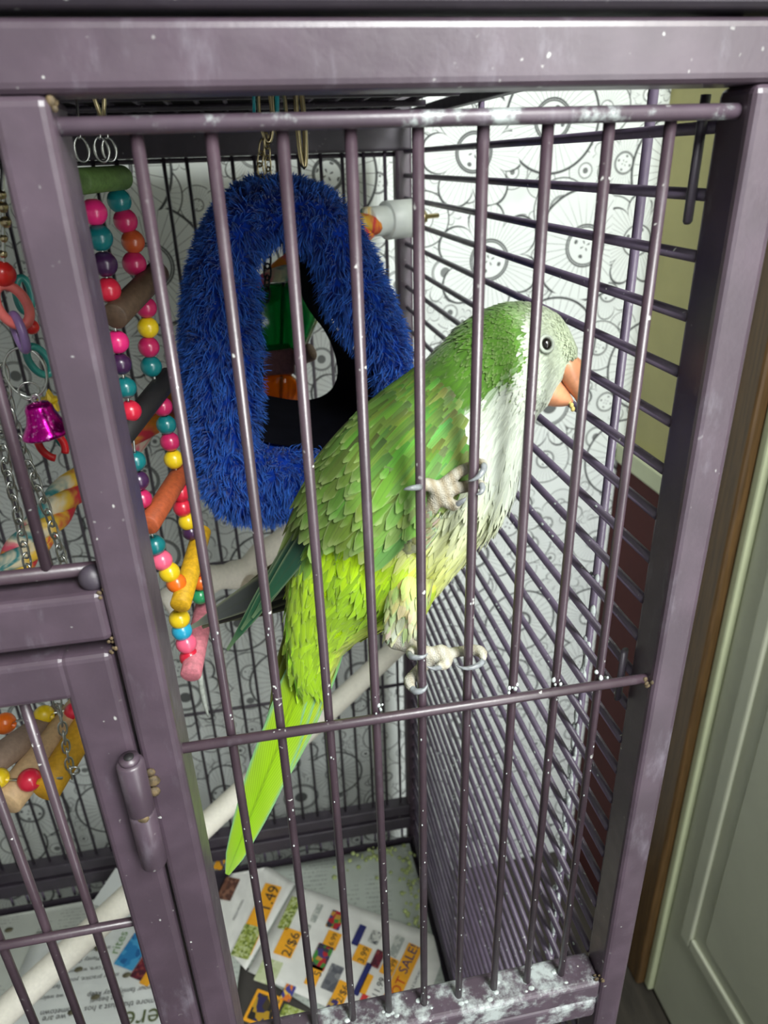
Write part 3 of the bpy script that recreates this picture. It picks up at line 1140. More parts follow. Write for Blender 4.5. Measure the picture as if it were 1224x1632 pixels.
# bead with a bored hole
bm_ = MB()
prof = [(.30, .93), (.36, .935), (.60, .80), (.84, .54), (.97, .25), (1.0, 0)]
prof = prof + [(r, -z) for r, z in prof[-2::-1]]
nu = 18
vs_, fs_l = [], []
for (r, z) in prof:
    for k in range(nu):
        a = 2 * math.pi * k / nu
        vs_.append((r * math.cos(a), r * math.sin(a), z))
for i in range(len(prof) - 1):
    for k in range(nu):
        fs_l.append((i * nu + k, (i + 1) * nu + k, (i + 1) * nu + (k + 1) % nu, i * nu + (k + 1) % nu))
for k in range(nu):
    fs_l.append(((len(prof) - 1) * nu + k, k, (k + 1) % nu, (len(prof) - 1) * nu + (k + 1) % nu))
BEAD = bm_.add(vs_, fs_l).mesh('bead')


def bead(p, rpx, mat, parent, axis=(0, 0, 1), name='bead'):
    r = rpx * 1.08 * depth(p) / FPX
    return inst(name, BEAD, mat, parent, p, r, Vector((0, 0, 1)).rotation_difference(Vector(axis)))


# chain link: a closed wire oval
LINK = MB().tube([(math.cos(a) * .42, 0, math.sin(a) * .66 + .24 * (1 if math.sin(a) > 0 else -1) * abs(math.sin(a)) ** .3) for a in np.linspace(0, 2 * math.pi, 21)[:-1]], .115, 7, closed=True).mesh('link')


def chain(pts, step, parent, mat=M_STEEL, name='chain'):
    """A chain part of interlocked wire links along pts."""
    L = [Vector(p) for p in pts]
    seg = [0]
    for a, b in zip(L, L[1:]):
        seg.append(seg[-1] + (b - a).length)
    n = max(2, int(seg[-1] / step))
    root = None
    for i in range(n):
        t = (i + .5) * seg[-1] / n
        k = max(j for j in range(len(seg) - 1) if seg[j] <= t)
        f = (t - seg[k]) / (seg[k + 1] - seg[k])
        p = L[k].lerp(L[k + 1], f)
        d = (L[k + 1] - L[k]).normalized()
        q = Vector((0, 0, 1)).rotation_difference(d)
        q = q @ Matrix.Rotation(math.radians(35 if i % 2 else -42) + random.uniform(-.25, .25), 3, 'Z').to_quaternion()
        o = inst(name if root is None else 'link', LINK, mat, parent if root is None else root, p, step * .82, q)
        if root is None:
            root = o
            o.rotation_mode = 'QUATERNION'
            bpy.context.view_layer.update()
        else:
            o.parent = root
            o.matrix_parent_inverse = Matrix.LocRotScale(root.location, root.rotation_quaternion, root.scale).inverted()
            if root.parent:
                o.matrix_parent_inverse = Matrix.LocRotScale(root.location, root.rotation_quaternion, root.scale).inverted() @ root.matrix_parent_inverse.inverted() @ parent_world(root.parent).inverted()
    return root


def grain(name, rgb, dark=.65, dirt=0):
    return wood(name, C_(*rgb), dark, .6, (60, 60, 60), dirt)


def hook(p, L, parent, mat=M_BRASS, name='hook', r=.0011, w=.0045):
    """A quick link hanging from the roof wires: closed oval loop."""
    MB().tube([p + Vector((math.cos(a) * w, math.sin(a) * .001, math.sin(a) * L / 2 - L / 2)) for a in np.linspace(0, 6.2832, 25)[:-1]], r, 8, closed=True).obj(name, mat, parent)


# ---------------------------------------------------------------- bead ladder
ld = thing('bead_ladder', P(150, 215, .10), 'hanging ladder of coloured wooden rungs strung between two lines of round beads', 'bird toy')
rungs = [((127, 289, .094), (196, 283, .128), (96, 128, 66), 'green'), ((182, 505, .088), (252, 434, .140), (92, 72, 56), 'brown'), ((190, 700, .084), (270, 600, .140), (30, 28, 30), 'black'),
         ((236, 838, .084), (294, 745, .140), (176, 84, 46), 'rust'), ((287, 966, .084), (322, 846, .140), (222, 172, 26), 'yellow'), ((304, 1076, .082), (328, 958, .140), (214, 128, 140), 'pink')]
rad = [.0052, .0058, .0056, .0054, .0054, .0058]
for (a, b, c, nm), r in zip(rungs, rad):
    MB().rod(P(*a), P(*b), r, 18, .0006).obj('rung', grain(nm + '_rung_wood', c), ld, label=nm + ' stained wooden rung')
near = [(150, 338, 19, PINK), (159, 379, 19, TEAL), (167, 421, 18.5, PLUM), (173, 462, 18, RED), (187, 545, 17, PINK), (192, 580, 16, PLUM), (200, 618, 16, TEAL), (208, 655, 16, RED),
        (216, 735, 15.5, TEAL), (221, 766, 15, PLUM), (226, 795, 15, MAGENTA), (247, 869, 15.5, TEAL), (258, 893, 15.5, ROSE), (270, 912, 15.5, YELLOW), (281, 929, 15, ORANGE),
        (286, 986, 15.5, YELLOW), (290, 1005, 15, BLUE), (297, 1025, 15.5, ROSE), (303, 1047, 15.5, RED)]
far_ = [(190, 320, 17.5, TEAL), (200, 352, 17.5, MAGENTA), (212, 385, 17, BROWNR), (214, 420, 17.5, MAGENTA), (233, 490, 15.5, MAGENTA), (236, 522, 15.5, YELLOW), (237, 553, 15.5, MAGENTA), (241, 584, 15.5, TEAL),
        (259, 648, 14.5, MAGENTA), (265, 677, 14.5, TEAL), (271, 704, 14.5, MAGENTA), (277, 732, 14.5, YELLOW), (288, 785, 14.5, RED), (291, 809, 14, RED), (299, 831, 13.5, YELLOW), (304, 848, 12.5, PLUM),
        (315, 905, 12.5, ORANGE), (319, 928, 12.5, ORANGE), (319, 950, 12.5, GREENB)]
for lst, y in ((near, .094), (far_, .128)):
    for (x, yy, r, m) in lst:
        bead(P(x, yy, y), r, m, ld)
    MB().tube([P(x, yy, y) for x, yy, _, _ in lst], .0007, 6).obj('wire', M_STEEL, ld)
for (x, yy, y) in ((160, 190, .094), (172, 205, .110), (128, 190, .097)):
    MB().tube([P(x - 8, 120, y), P(x - 3, 200, y), P(x, 218, y), P(x - 2, 222, y)], .0006, 6).obj('hanger_wire', M_STEEL, ld)
    c = P(x + 2, 238, y)
    MB().tube([c + Vector((math.sin(a) * .0028, 0, math.cos(a) * .0046)) for a in np.linspace(0, 6.2832, 21)[:-1]], .0006, 6, closed=True).obj('wire_eye', M_STEEL, ld)
for (x0, x1, y) in ((150, 163, .094), (166, 166, .110)):
    MB().tube([P(x0 - 3, 95, y), P(x0, 155, y), P(x1, 192, y)], .0009, 8).obj('brass_hanger', M_BRASS, ld)
MB().tube(curve([P(318, 1075, .085), P(321, 1095, .085), P(326, 1120, .085), P(332, 1142, .085)], 8), [.0016, .0018, .0014, .0016, .0014, .0012, .0009, .0005], 8).obj('cord_end', grain('chewed_cord', (170, 176, 168)), ld)

# ---------------------------------------------------------------- swing bridge seen through the small door
br = thing('rung_swing', P(60, 1200, .085), 'wooden rung swing with red and yellow beads hanging on silver chains behind the small door', 'bird toy')
for (a, b, c, nm, r) in (((-40, 1235, .080), (96, 1138, .150), (150, 128, 112), 'grey', .0082), ((8, 1280, .080), (135, 1120, .150), (204, 172, 130), 'natural', .0094), ((72, 1262, .080), (165, 1110, .150), (222, 168, 40), 'yellow', .0084)):
    MB().rod(P(*a), P(*b), r, 20, .0008).obj('rung', grain(nm + '_swing_wood', c, .8), br, label=nm + ' wooden swing rung')
for (x, yy, y, r, m) in ((47, 1243, .083, 17, RED), (-2, 1240, .083, 15, YELLOW), (8, 1153, .135, 16, ORANGE), (70, 1140, .135, 15, YELLOW), (118, 1134, .135, 14, RED), (-30, 1165, .135, 15, RED)):
    bead(P(x, yy, y), r, m, br, (P(135, 1120, .15) - P(8, 1280, .08)).cross(Vector((0, 0, 1))))
MB().tube([P(-40, 1243, .083), P(47, 1243, .083), P(100, 1240, .083)], .0008, 6).obj('wire', M_STEEL, br)
MB().tube([P(-60, 1165, .135), P(8, 1153, .135), P(140, 1125, .135)], .0008, 6).obj('wire', M_STEEL, br)
chain([P(-4, 650, .085), P(10, 745, .085), P(24, 802, .085), P(34, 850, .085), P(42, 890, .085), P(49, 930, .085), P(72, 1030, .085), P(95, 1135, .085), P(114, 1238, .083)], .0062, br)
chain([P(4, 585, .075), P(13, 640, .075), P(34, 712, .075), P(57, 767, .075), P(78, 822, .075), P(98, 884, .075), P(106, 922, .075), P(130, 1010, .075)], .0062, br)
cc = P(118, 1228, .083)
MB().tube([cc + Vector((math.cos(a) * .0028, 0, math.sin(a) * .0028)) for a in np.linspace(0, 6.2832, 17)[:-1]], .0007, 6, closed=True).obj('end_ring', M_STEEL, br)

# ---------------------------------------------------------------- bell toy
bt = thing('bell_toy', P(20, 400, .05), 'hanging bird toy of plastic links, metal ring and magenta bell beside the front post', 'bird toy')


def link_ring(cx, cy, y, rx, rz, thick, mat, name, tilt=0, yaw=0, opening=0, label=None, flat=1.0):
    """Plastic C-link: rx and rz are pixel half sizes."""
    c = P(cx, cy, y)
    k = depth(c) / FPX
    R_ = Matrix.Rotation(math.radians(yaw), 3, 'Z') @ Matrix.Rotation(math.radians(tilt), 3, 'Y')
    if opening:
        an = np.linspace(math.radians(opening / 2 - 90), math.radians(270 - opening / 2), 26)
    else:
        an = np.linspace(0, 2 * math.pi, 29)[:-1]
    pts = [c + R_ @ Vector((math.cos(a) * rx * k, 0, math.sin(a) * rz * k)) for a in an]
    return MB().tube(pts, thick * k, 12, closed=not opening, flat=flat).obj(name, mat, bt, label=label)


M_PL = lambda n, c: paint(n + '_plastic', c, .35, .2)
bead(P(4, 437, .05), 19, SCARLET, bt, name='bead')
bead(P(50, 521, .055), 11, SCARLET, bt, name='bead')
link_ring(20, 487, .050, 21, 33, 8, M_PL('coral', (238, 118, 112)), 'plastic_link', -18, 20, label='coral pink plastic link')
link_ring(31, 530, .050, 15, 28, 7, M_PL('lilac', (142, 112, 166)), 'plastic_link', -20, -55, label='lilac plastic link')
link_ring(38, 470, .068, 12, 26, 6, M_PL('teal', (40, 128, 122)), 'plastic_link', 5, 40, label='teal plastic link')
link_ring(62, 575, .066, 14, 26, 6, M_PL('teal', (40, 128, 122)), 'plastic_link', -25, 40)
link_ring(82, 708, .064, 17, 26, 6, M_PL('red', (206, 24, 34)), 'plastic_link', -22, 15, 60, label='red plastic link')
link_ring(97, 690, .070, 9, 26, 5, M_PL('teal', (40, 128, 122)), 'plastic_link', -12, 30)
link_ring(41, 594, .050, 31, 40, 2.0, M_STEEL, 'metal_ring', 0, 0)
link_ring(46, 623, .050, 15, 14, 1.5, M_STEEL, 'metal_ring', 0, 20)
# brass chain beads over the red bead
for (x, y, r) in ((4, 330, 7), (9, 354, 7), (2, 310, 6), (6, 380, 5), (5, 405, 5)):
    MB().sphere(P(x, y, .05), r * .0003, 12, 8).obj('ball_link', M_BRASS, bt)
MB().tube([P(2, 200, .05), P(5, 330, .05), P(6, 420, .05), P(12, 465, .05)], .0008, 6).obj('wire', M_STEEL, bt)
# star bead and its plum bead
st = MB()
c = P(80, 640, .062)
k = depth(c) / FPX
ring_ = [(math.cos(a + .3) * (19 if i % 2 == 0 else 9) * k, math.sin(a + .3) * (19 if i % 2 == 0 else 9) * k) for i, a in enumerate(np.linspace(0, 6.2832, 11)[:-1])]
vv = [c + Vector((x, -.002, z)) for x, z in ring_] + [c + Vector((x, .002, z)) for x, z in ring_] + [c + Vector((0, -.0035, 0)), c + Vector((0, .0035, 0))]
ff = [(i, (i + 1) % 10, 20) for i in range(10)] + [((i + 1) % 10 + 10, i + 10, 21) for i in range(10)] + [(i, i + 10, (i + 1) % 10 + 10, (i + 1) % 10) for i in range(10)]
st.add(vv, ff, False).obj('star_bead', YELLOW, bt)
# bell: flared shell with rolled lip, loop and clapper
M_BELL, t_, b_ = newmat('magenta_metal_bell')
co_ = tcoord(t_)
sp_ = noise(t_, co_, 700, 2).step(.58, .66)
t_.links.new(mixc(t_, sp_, C_(196, 10, 150), C_(240, 130, 214)), b_.inputs['Base Color'])
b_.inputs['Metallic'].default_value = .85
b_.inputs['Roughness'].default_value = .22
bc = P(58, 640, .050)
k = depth(bc) / FPX
prof = [(4, 0), (15, -3), (19, -10), (20, -20), (24, -34), (31, -46), (35, -52), (35.5, -56), (33, -58), (29, -54), (20, -36), (15, -14)]
vs_, fs_l = [], []
tiltm = Matrix.Rotation(math.radians(-6), 3, 'Y')
for r, z in prof:
    for j in range(32):
        a = 2 * math.pi * j / 32
        vs_.append(bc + tiltm @ Vector((r * k * 1.12 * math.cos(a), r * k * 1.12 * math.sin(a), z * k * .98)))
for i in range(len(prof) - 1):
    for j in range(32):
        fs_l.append((i * 32 + j, (i + 1) * 32 + j, (i + 1) * 32 + (j + 1) % 32, i * 32 + (j + 1) % 32))
fs_l.append(tuple(range(32)))
bell = MB().add(vs_, fs_l).obj('bell', M_BELL, bt, label='shiny magenta bell')
MB().sphere(bc + Vector((.0008, 0, -60 * k)), 8 * k, 14, 10).obj('clapper', M_BELL, bell)
MB().tube([bc + Vector((math.cos(a) * 6 * k, 0, math.sin(a) * 8 * k + 4 * k)) for a in np.linspace(0, 6.2832, 17)[:-1]], .0006, 6, closed=True).obj('bell_loop', M_STEEL, bell)

# ---------------------------------------------------------------- fleece hut
HY0, HY1 = .195, .330
M_FLEECE = simple('royal_blue_fleece', C_(20, 62, 170), .9, var=.25, scale=220, spec=.1)
M_INNER = simple('black_inner_strip', (.008, .008, .014), .9, spec=.1)
O_px = [(452, 298), (408, 300), (368, 322), (340, 360), (318, 408), (303, 465), (297, 530), (298, 600), (306, 670), (318, 740), (334, 800), (372, 830), (420, 834), (480, 826), (550, 805), (605, 755), (638, 690), (650, 620), (646, 560), (628, 495), (600, 425), (570, 365), (540, 325), (498, 303)]
I_px = [(448, 384), (424, 392), (408, 410), (404, 432), (408, 460), (412, 490), (415, 530), (417, 570), (417, 610), (413, 650), (405, 686), (406, 702), (424, 710), (460, 716), (510, 720), (560, 714), (596, 694), (612, 660), (604, 616), (582, 575), (550, 540), (526, 500), (512, 450), (488, 398)]
hc = P(470, 580, HY0)
hut = thing('fleece_hut', hc, 'fluffy royal blue triangular fleece tunnel hut hanging from brass clips', 'bird hut')
NO = 72
Oc = catmull([P(*p, HY0 + .012) for p in O_px] + [P(*O_px[0], HY0 + .012)], NO + 1)[:-1]
Ic = catmull([P(*p, HY0 + .012) for p in I_px] + [P(*I_px[0], HY0 + .012)], NO + 1)[:-1]
NP = 24
hv = []
sg = lambda x, e: math.copysign(abs(x) ** e, x)
for i in range(NO):
    o_, n_ = Vector(Oc[i]), Vector(Ic[i])
    c, h = (o_ + n_) / 2, (o_ - n_) / 2
    for j in range(NP):
        a = 2 * math.pi * j / NP
        pos = c + h * sg(math.cos(a), .62)
        pos.y = (HY0 + HY1) / 2 + (HY1 - HY0) / 2 * sg(math.sin(a), .42)
        hv.append(pos)
hf = [(i * NP + j, i * NP + (j + 1) % NP, ((i + 1) % NO) * NP + (j + 1) % NP, ((i + 1) % NO) * NP + j) for i in range(NO) for j in range(NP)]
core = MB().add(hv, hf).obj('padded_wall', M_FLEECE, hut)
# black strip round the inside, narrowing towards the back
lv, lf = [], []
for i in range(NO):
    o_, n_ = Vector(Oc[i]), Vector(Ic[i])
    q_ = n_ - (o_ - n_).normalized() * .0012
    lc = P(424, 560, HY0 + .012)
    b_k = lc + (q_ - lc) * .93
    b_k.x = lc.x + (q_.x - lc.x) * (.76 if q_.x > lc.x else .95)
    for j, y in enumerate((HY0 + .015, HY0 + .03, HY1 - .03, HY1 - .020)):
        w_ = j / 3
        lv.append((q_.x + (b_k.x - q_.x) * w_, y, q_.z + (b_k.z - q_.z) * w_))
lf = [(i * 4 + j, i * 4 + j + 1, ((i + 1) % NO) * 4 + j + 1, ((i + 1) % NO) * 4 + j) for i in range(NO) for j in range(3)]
MB().add(lv, lf).obj('inner_strip', M_INNER, hut, label='black strip round the inside of the hut')
# pile: tapered strands in clumped tufts
tri, nrm, ar = [], [], []
me = core.data
for pg in me.polygons:
    j = [v % NP for v in pg.vertices]
    a = 2 * math.pi * (min(j) + .5) / NP if max(j) - min(j) < 3 else 2 * math.pi * (NP - .5) / NP
    if math.cos(a) < -.55 and -.40 < math.sin(a) < .80: continue
    v = [me.vertices[k].co for k in pg.vertices]
    w_ = 1.0 if math.sin(a) < .3 else .35
    for t3 in ((v[0], v[1], v[2]), (v[0], v[2], v[3])):
        tri.append([list(x) for x in t3])
        ar.append((t3[1] - t3[0]).cross(t3[2] - t3[0]).length * w_)
        nrm.append(list(pg.normal))
tri, nrm, ar = np.array(tri), np.array(nrm), np.array(ar)
ctr = np.array(hc)
NST = 46000
pick = rng.choice(len(tri), NST, p=ar / ar.sum())
r1, r2 = rng.random(NST), rng.random(NST)
fl_ = r1 + r2 > 1
r1[fl_], r2[fl_] = 1 - r1[fl_], 1 - r2[fl_]
root = tri[pick, 0] + (tri[pick, 1] - tri[pick, 0]) * r1[:, None] + (tri[pick, 2] - tri[pick, 0]) * r2[:, None]
N_ = nrm[pick]
# outward check
mid = np.array([(np.array(Oc[i]) + np.array(Ic[i])) / 2 for i in range(NO)]).mean(0)
root += N_ * -.0004
cell = np.floor(root / .0055).astype(int)
hsh = lambda k: ((np.sin(cell @ np.array([12.9898, 78.233, 37.719]) + k) * 43758.5453) % 1.0) - .5
clump = np.stack([hsh(1.), hsh(2.), hsh(3.)], 1)
D_ = N_ * .75 + clump * 1.25 + np.array([.0, -.15, -.42]) + rng.normal(0, .18, (NST, 3))
D_ /= np.linalg.norm(D_, axis=1)[:, None]
Lh = (.0085 * (.7 + .6 * rng.random(NST)))[:, None]
side_ = np.cross(D_, rng.normal(0, 1, (NST, 3)))
side_ /= np.linalg.norm(side_, axis=1)[:, None]
wd = .00042
m1 = root + D_ * Lh * .55 + N_ * .0012
tp = root + D_ * Lh + np.array([0, 0, -.0012])
V_ = np.concatenate([root - side_ * wd, root + side_ * wd, m1 - side_ * wd * .8, m1 + side_ * wd * .8, tp], 0)
idx = np.arange(NST)
quads = np.stack([idx, idx + NST, idx + 3 * NST, idx + 2 * NST], 1)
tris = np.stack([idx + 2 * NST, idx + 3 * NST, idx + 4 * NST], 1)
fm = bpy.data.meshes.new('fleece_pile')
fm.vertices.add(len(V_))
fm.vertices.foreach_set('co', V_.astype(np.float32).ravel())
fm.loops.add(NST * 7)
fm.loops.foreach_set('vertex_index', np.concatenate([quads.ravel(), tris.ravel()]).astype(np.int32))
fm.polygons.add(NST * 2)
fm.polygons.foreach_set('loop_start', np.concatenate([np.arange(NST) * 4, NST * 4 + np.arange(NST) * 3]).astype(np.int32))
fm.polygons.foreach_set('loop_total', np.concatenate([np.full(NST, 4), np.full(NST, 3)]).astype(np.int32))
fm.update(calc_edges=True)
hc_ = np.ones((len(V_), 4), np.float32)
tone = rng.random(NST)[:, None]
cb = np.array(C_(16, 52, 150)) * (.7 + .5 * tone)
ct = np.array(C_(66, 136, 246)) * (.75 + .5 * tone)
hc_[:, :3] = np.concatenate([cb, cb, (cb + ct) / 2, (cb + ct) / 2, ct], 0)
ca = fm.color_attributes.new('col', 'FLOAT_COLOR', 'POINT')
ca.data.foreach_set('color', hc_.ravel())
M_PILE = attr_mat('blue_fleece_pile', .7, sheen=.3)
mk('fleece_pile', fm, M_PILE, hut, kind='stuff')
# hanging hardware: brass links and chain to the roof wires
top = P(430, 300, .25)
chain([P(424, 215, .25), P(427, 260, .25), P(430, 305, .25)], .0060, hut, M_BRASS)
chain([P(418, 225, .25), P(414, 262, .25), P(420, 300, .25)], .0060, hut, M_BRASS)
hook(P(418, 118, .25), .036, hut, M_BRASS, 'clip', .0012, .0038)
hook(P(441, 118, .25), .036, hut, M_BRASS, 'clip', .0012, .0038)
hook(P(474, 118, .25), .050, hut, M_BRASS, 'clip', .0016, .0022)
M_TEALP = paint('teal_plastic_tag', (20, 150, 160), .4, .2)
MB().tube([P(404, 130, .25), P(405, 180, .25)], .0010, 8).obj('tie', M_TEALP, hut, label='teal tie')
MB().tube(curve([P(432, 140, .25), P(441, 150, .25), P(441, 186, .25)], 7), .0014, 8).obj('tie', M_TEALP, hut)

# ---------------------------------------------------------------- rope perch with white plastic caps
M_ROPE, t_, b_ = newmat('tie_dyed_cotton_rope')
uvn = t_.nodes.new('ShaderNodeUVMap')
sp_ = t_.nodes.new('ShaderNodeSeparateXYZ')
t_.links.new(uvn.outputs[0], sp_.inputs[0])
nn = noise(t_, uvn.outputs[0], 3.2, 3, .6)
ph = (S(t_, sp_.outputs[1]) * 1.0 + nn * .9)
ramp = t_.nodes.new('ShaderNodeValToRGB')
ramp.color_ramp.interpolation = 'EASE'
stops = [(0, (206, 48, 66)), (.16, (232, 190, 60)), (.30, (222, 210, 178)), (.46, (46, 128, 132)), (.60, (226, 214, 186)), (.74, (232, 90, 120)), (.86, (236, 150, 40)), (1, (206, 48, 66))]
for i, (p_, c_) in enumerate(stops):
    e_ = ramp.color_ramp.elements[i] if i < 2 else ramp.color_ramp.elements.new(p_)
    e_.position = p_
    e_.color = (*C_(*c_), 1)
for i, (p_, c_) in enumerate(stops):
    ramp.color_ramp.elements[i].position = p_
    ramp.color_ramp.elements[i].color = (*C_(*c_), 1)
t_.links.new((ph * 1.0).op('FRACT').k, ramp.inputs[0])
t_.links.new(ramp.outputs[0], b_.inputs['Base Color'])
b_.inputs['Roughness'].default_value = .85
rp = thing('rope_perch', P(640, 350, .44), 'twisted multicoloured cotton rope perch with white plastic end cap, bolted to the side bars', 'perch')
path = curve([P(592, 352, .43), P(560, 372, .425), P(500, 408, .41), P(432, 455, .39), P(340, 560, .355), P(230, 680, .315), P(120, 775, .275), P(60, 850, .245), P(0, 925, .225), P(-70, 1000, .21)], 90)
NSTR = 3
for st_ in range(NSTR):
    cpts, rr = [], []
    ref = Vector((0, 0, 1))
    for i, p in enumerate(path):
        d_ = (path[min(i + 1, 89)] - path[max(i - 1, 0)]).normalized()
        u_ = d_.cross(ref).normalized()
        v_ = d_.cross(u_)
        a = i * .36 + st_ * 2 * math.pi / NSTR
        cpts.append(p + (u_ * math.cos(a) + v_ * math.sin(a)) * .0062)
        rr.append(.0072)
    mb_ = MB().tube(cpts, rr, 12)
    o = mb_.obj('rope_strand', M_ROPE, rp)
    uvl = o.data.uv_layers.new(name='UVMap')
    for l in o.data.loops:
        i_, k_ = divmod(l.vertex_index, 12)
        uvl.data[l.index].uv = (k_ / 12 * .4 + st_, i_ * .075 + st_ * .37 + .04 * math.sin(k_))
M_PVC = simple('white_plastic', C_(226, 232, 226), .35, var=.05)
A, B = P(588, 354, .432), P(660, 347, .452)
dA = (B - A).normalized()
MB().tube([A, A + dA * .001, A.lerp(B, .48)], [.0120, .0128, .0128], 28).obj('end_cap', M_PVC, rp, label='white plastic end cap')
MB().tube([A.lerp(B, .36), A.lerp(B, .37), A.lerp(B, .98), B], [.0158, .0166, .0166, .0155], 28).obj('cap_collar', M_PVC, rp)
MB().rod(B, B + dA * .028, .0022, 10).obj('bolt', M_BRASS, rp)
MB().rod(B + dA * .006, B + dA * .012, .006, 6).obj('nut', M_BRASS, rp)

# ---------------------------------------------------------------- foraging toy behind the hut
ft = thing('foraging_toy', P(430, 330, .365), 'hanging toy of green and orange see-through plastic pieces behind the blue hut', 'bird toy')
def clear(name, rgb):
    m, t, b = newmat(name)
    b.inputs['Base Color'].default_value = (*C_(*rgb), 1)
    b.inputs['Roughness'].default_value = .12
    b.inputs['Transmission Weight'].default_value = .55
    b.inputs['IOR'].default_value = 1.45
    return m
M_CG, M_CO = clear('green_clear_plastic', (10, 150, 60)), clear('orange_clear_plastic', (250, 120, 10))
c = P(452, 508, .362)
k = depth(c) / FPX
gd = MB()
prof = [(0, -9), (46, -10), (56, -6), (59, 0), (56, 6), (46, 10), (0, 9)]
def disc(mb, c, prof, k, rot, lobes=0, amp=0):
    vs_, fs_l = [], []
    for r, y in prof:
        for j in range(40):
            a = 2 * math.pi * j / 40
            rr = r * (1 + amp * math.cos(lobes * a))
            vs_.append(c + rot @ Vector((rr * k * math.cos(a), y * k, rr * k * math.sin(a))))
    for i in range(len(prof) - 1):
        for j in range(40):
            fs_l.append((i * 40 + j, i * 40 + (j + 1) % 40, (i + 1) * 40 + (j + 1) % 40, (i + 1) * 40 + j))
    return mb.add(vs_, fs_l)
disc(gd, c, prof, k, Matrix.Rotation(.3, 3, 'Z'), 6, .05).obj('green_wheel', M_CG, ft, label='green see-through plastic wheel')
c2 = P(446, 628, .36)
disc(MB(), c2, [(0, -10), (34, -10), (42, 0), (34, 10), (0, 10)], k, Matrix.Rotation(.2, 3, 'X'), 0, 0).obj('orange_cup', M_CO, ft, label='orange see-through plastic cup')
M_BLK = grain('pinkish_wood_block', (150, 96, 92))
c3 = P(430, 575, .36)
MB().box(c3.x - .012, c3.x + .020, c3.y - .008, c3.y + .008, c3.z - .011, c3.z + .010, .002).obj('wood_block', M_BLK, ft)
MB().rod(P(498, 560, .352), P(470, 572, .36), .0075, 14, .001).obj('wood_peg', grain('pale_peg', (186, 150, 126)), ft)
chain([P(428, 330, .345), P(427, 400, .345), P(425, 478, .345)], .0085, ft, M_BLACKM)
MB().rod(P(452, 450, .36), P(448, 640, .36), .0016, 8).obj('rod', M_BLACKM, ft)

# ---------------------------------------------------------------- wooden perches
pr = thing('dowel_perch', P(330, 1290, .28), 'long pale wooden dowel perch slanting across the cage behind the tail', 'perch')
PA, PB = P(662, 1004, .50), P(-30, 1648, .155)
M_DOWEL = grain('pale_dowel_wood', (250, 246, 232), .9, .15)
MB().rod(PA, PB, .0123, 24, .001).obj('dowel', M_DOWEL, pr)
MB().rod(PA, PA + (PA - PB).normalized() * .010, .004, 10).obj('screw', M_STEEL, pr)
p2 = thing('branch_perch', P(420, 880, .42), 'pale crooked wooden branch perch low against the back bars', 'perch')
cv = curve([P(262, 965, .36), P(330, 925, .38), P(385, 912, .40), P(440, 868, .42), P(500, 838, .45), P(600, 800, .52)], 24)
MB().tube(cv, [.0135 + .0016 * math.sin(i * 1.7) for i in range(24)], 16).obj('branch', grain('pale_branch_wood', (246, 240, 226), .88, .15), p2)
MB().tube(curve([P(385, 925, .395), P(415, 935, .375), P(450, 940, .36)], 8), .0085, 12).obj('side_twig', grain('pale_branch_wood2', (212, 200, 180), .82, .3), p2)
for x in (.085, .02):
    pass

# ---------------------------------------------------------------- newspapers on the tray
PZ0 = -.974
def page_mat(name, base, lines=True, spots=()):
    m, t, b = newmat(name)
    co = tcoord(t, 'UV')
    base_ = mixc(t, noise(t, co, 5, 4).step(.35, .7), tuple(c * .88 for c in base), base)
    if lines:
        sx = t.nodes.new('ShaderNodeSeparateXYZ')
        t.links.new(co, sx.inputs[0])
        u, v = S(t, sx.outputs[0]), S(t, sx.outputs[1])
        row = ((v * lines).op('FRACT') - .5).abs().lt(.2)
        mp = t.nodes.new('ShaderNodeMapping')
        mp.inputs['Scale'].default_value = (150, lines, 1)
        t.links.new(co, mp.inputs[0])
        mpn = t.nodes.new('ShaderNodeTexWhiteNoise')
        ink = row * noise(t, mp.outputs[0], 1.0, 2, .8).step(.45, .58)
        colm = ((u * 3.0).op('FRACT') - .5).abs().lt(.45)
        blk = noise(t, co, 3.2, 0).step(.46, .5)
        base_ = mixc(t, ink * colm * blk * .45, base_, (.12, .12, .13))
    t.links.new(base_, b.inputs['Base Color'])
    b.inputs['Roughness'].default_value = .75
    b.inputs['Specular IOR Level'].default_value = .2
    return m


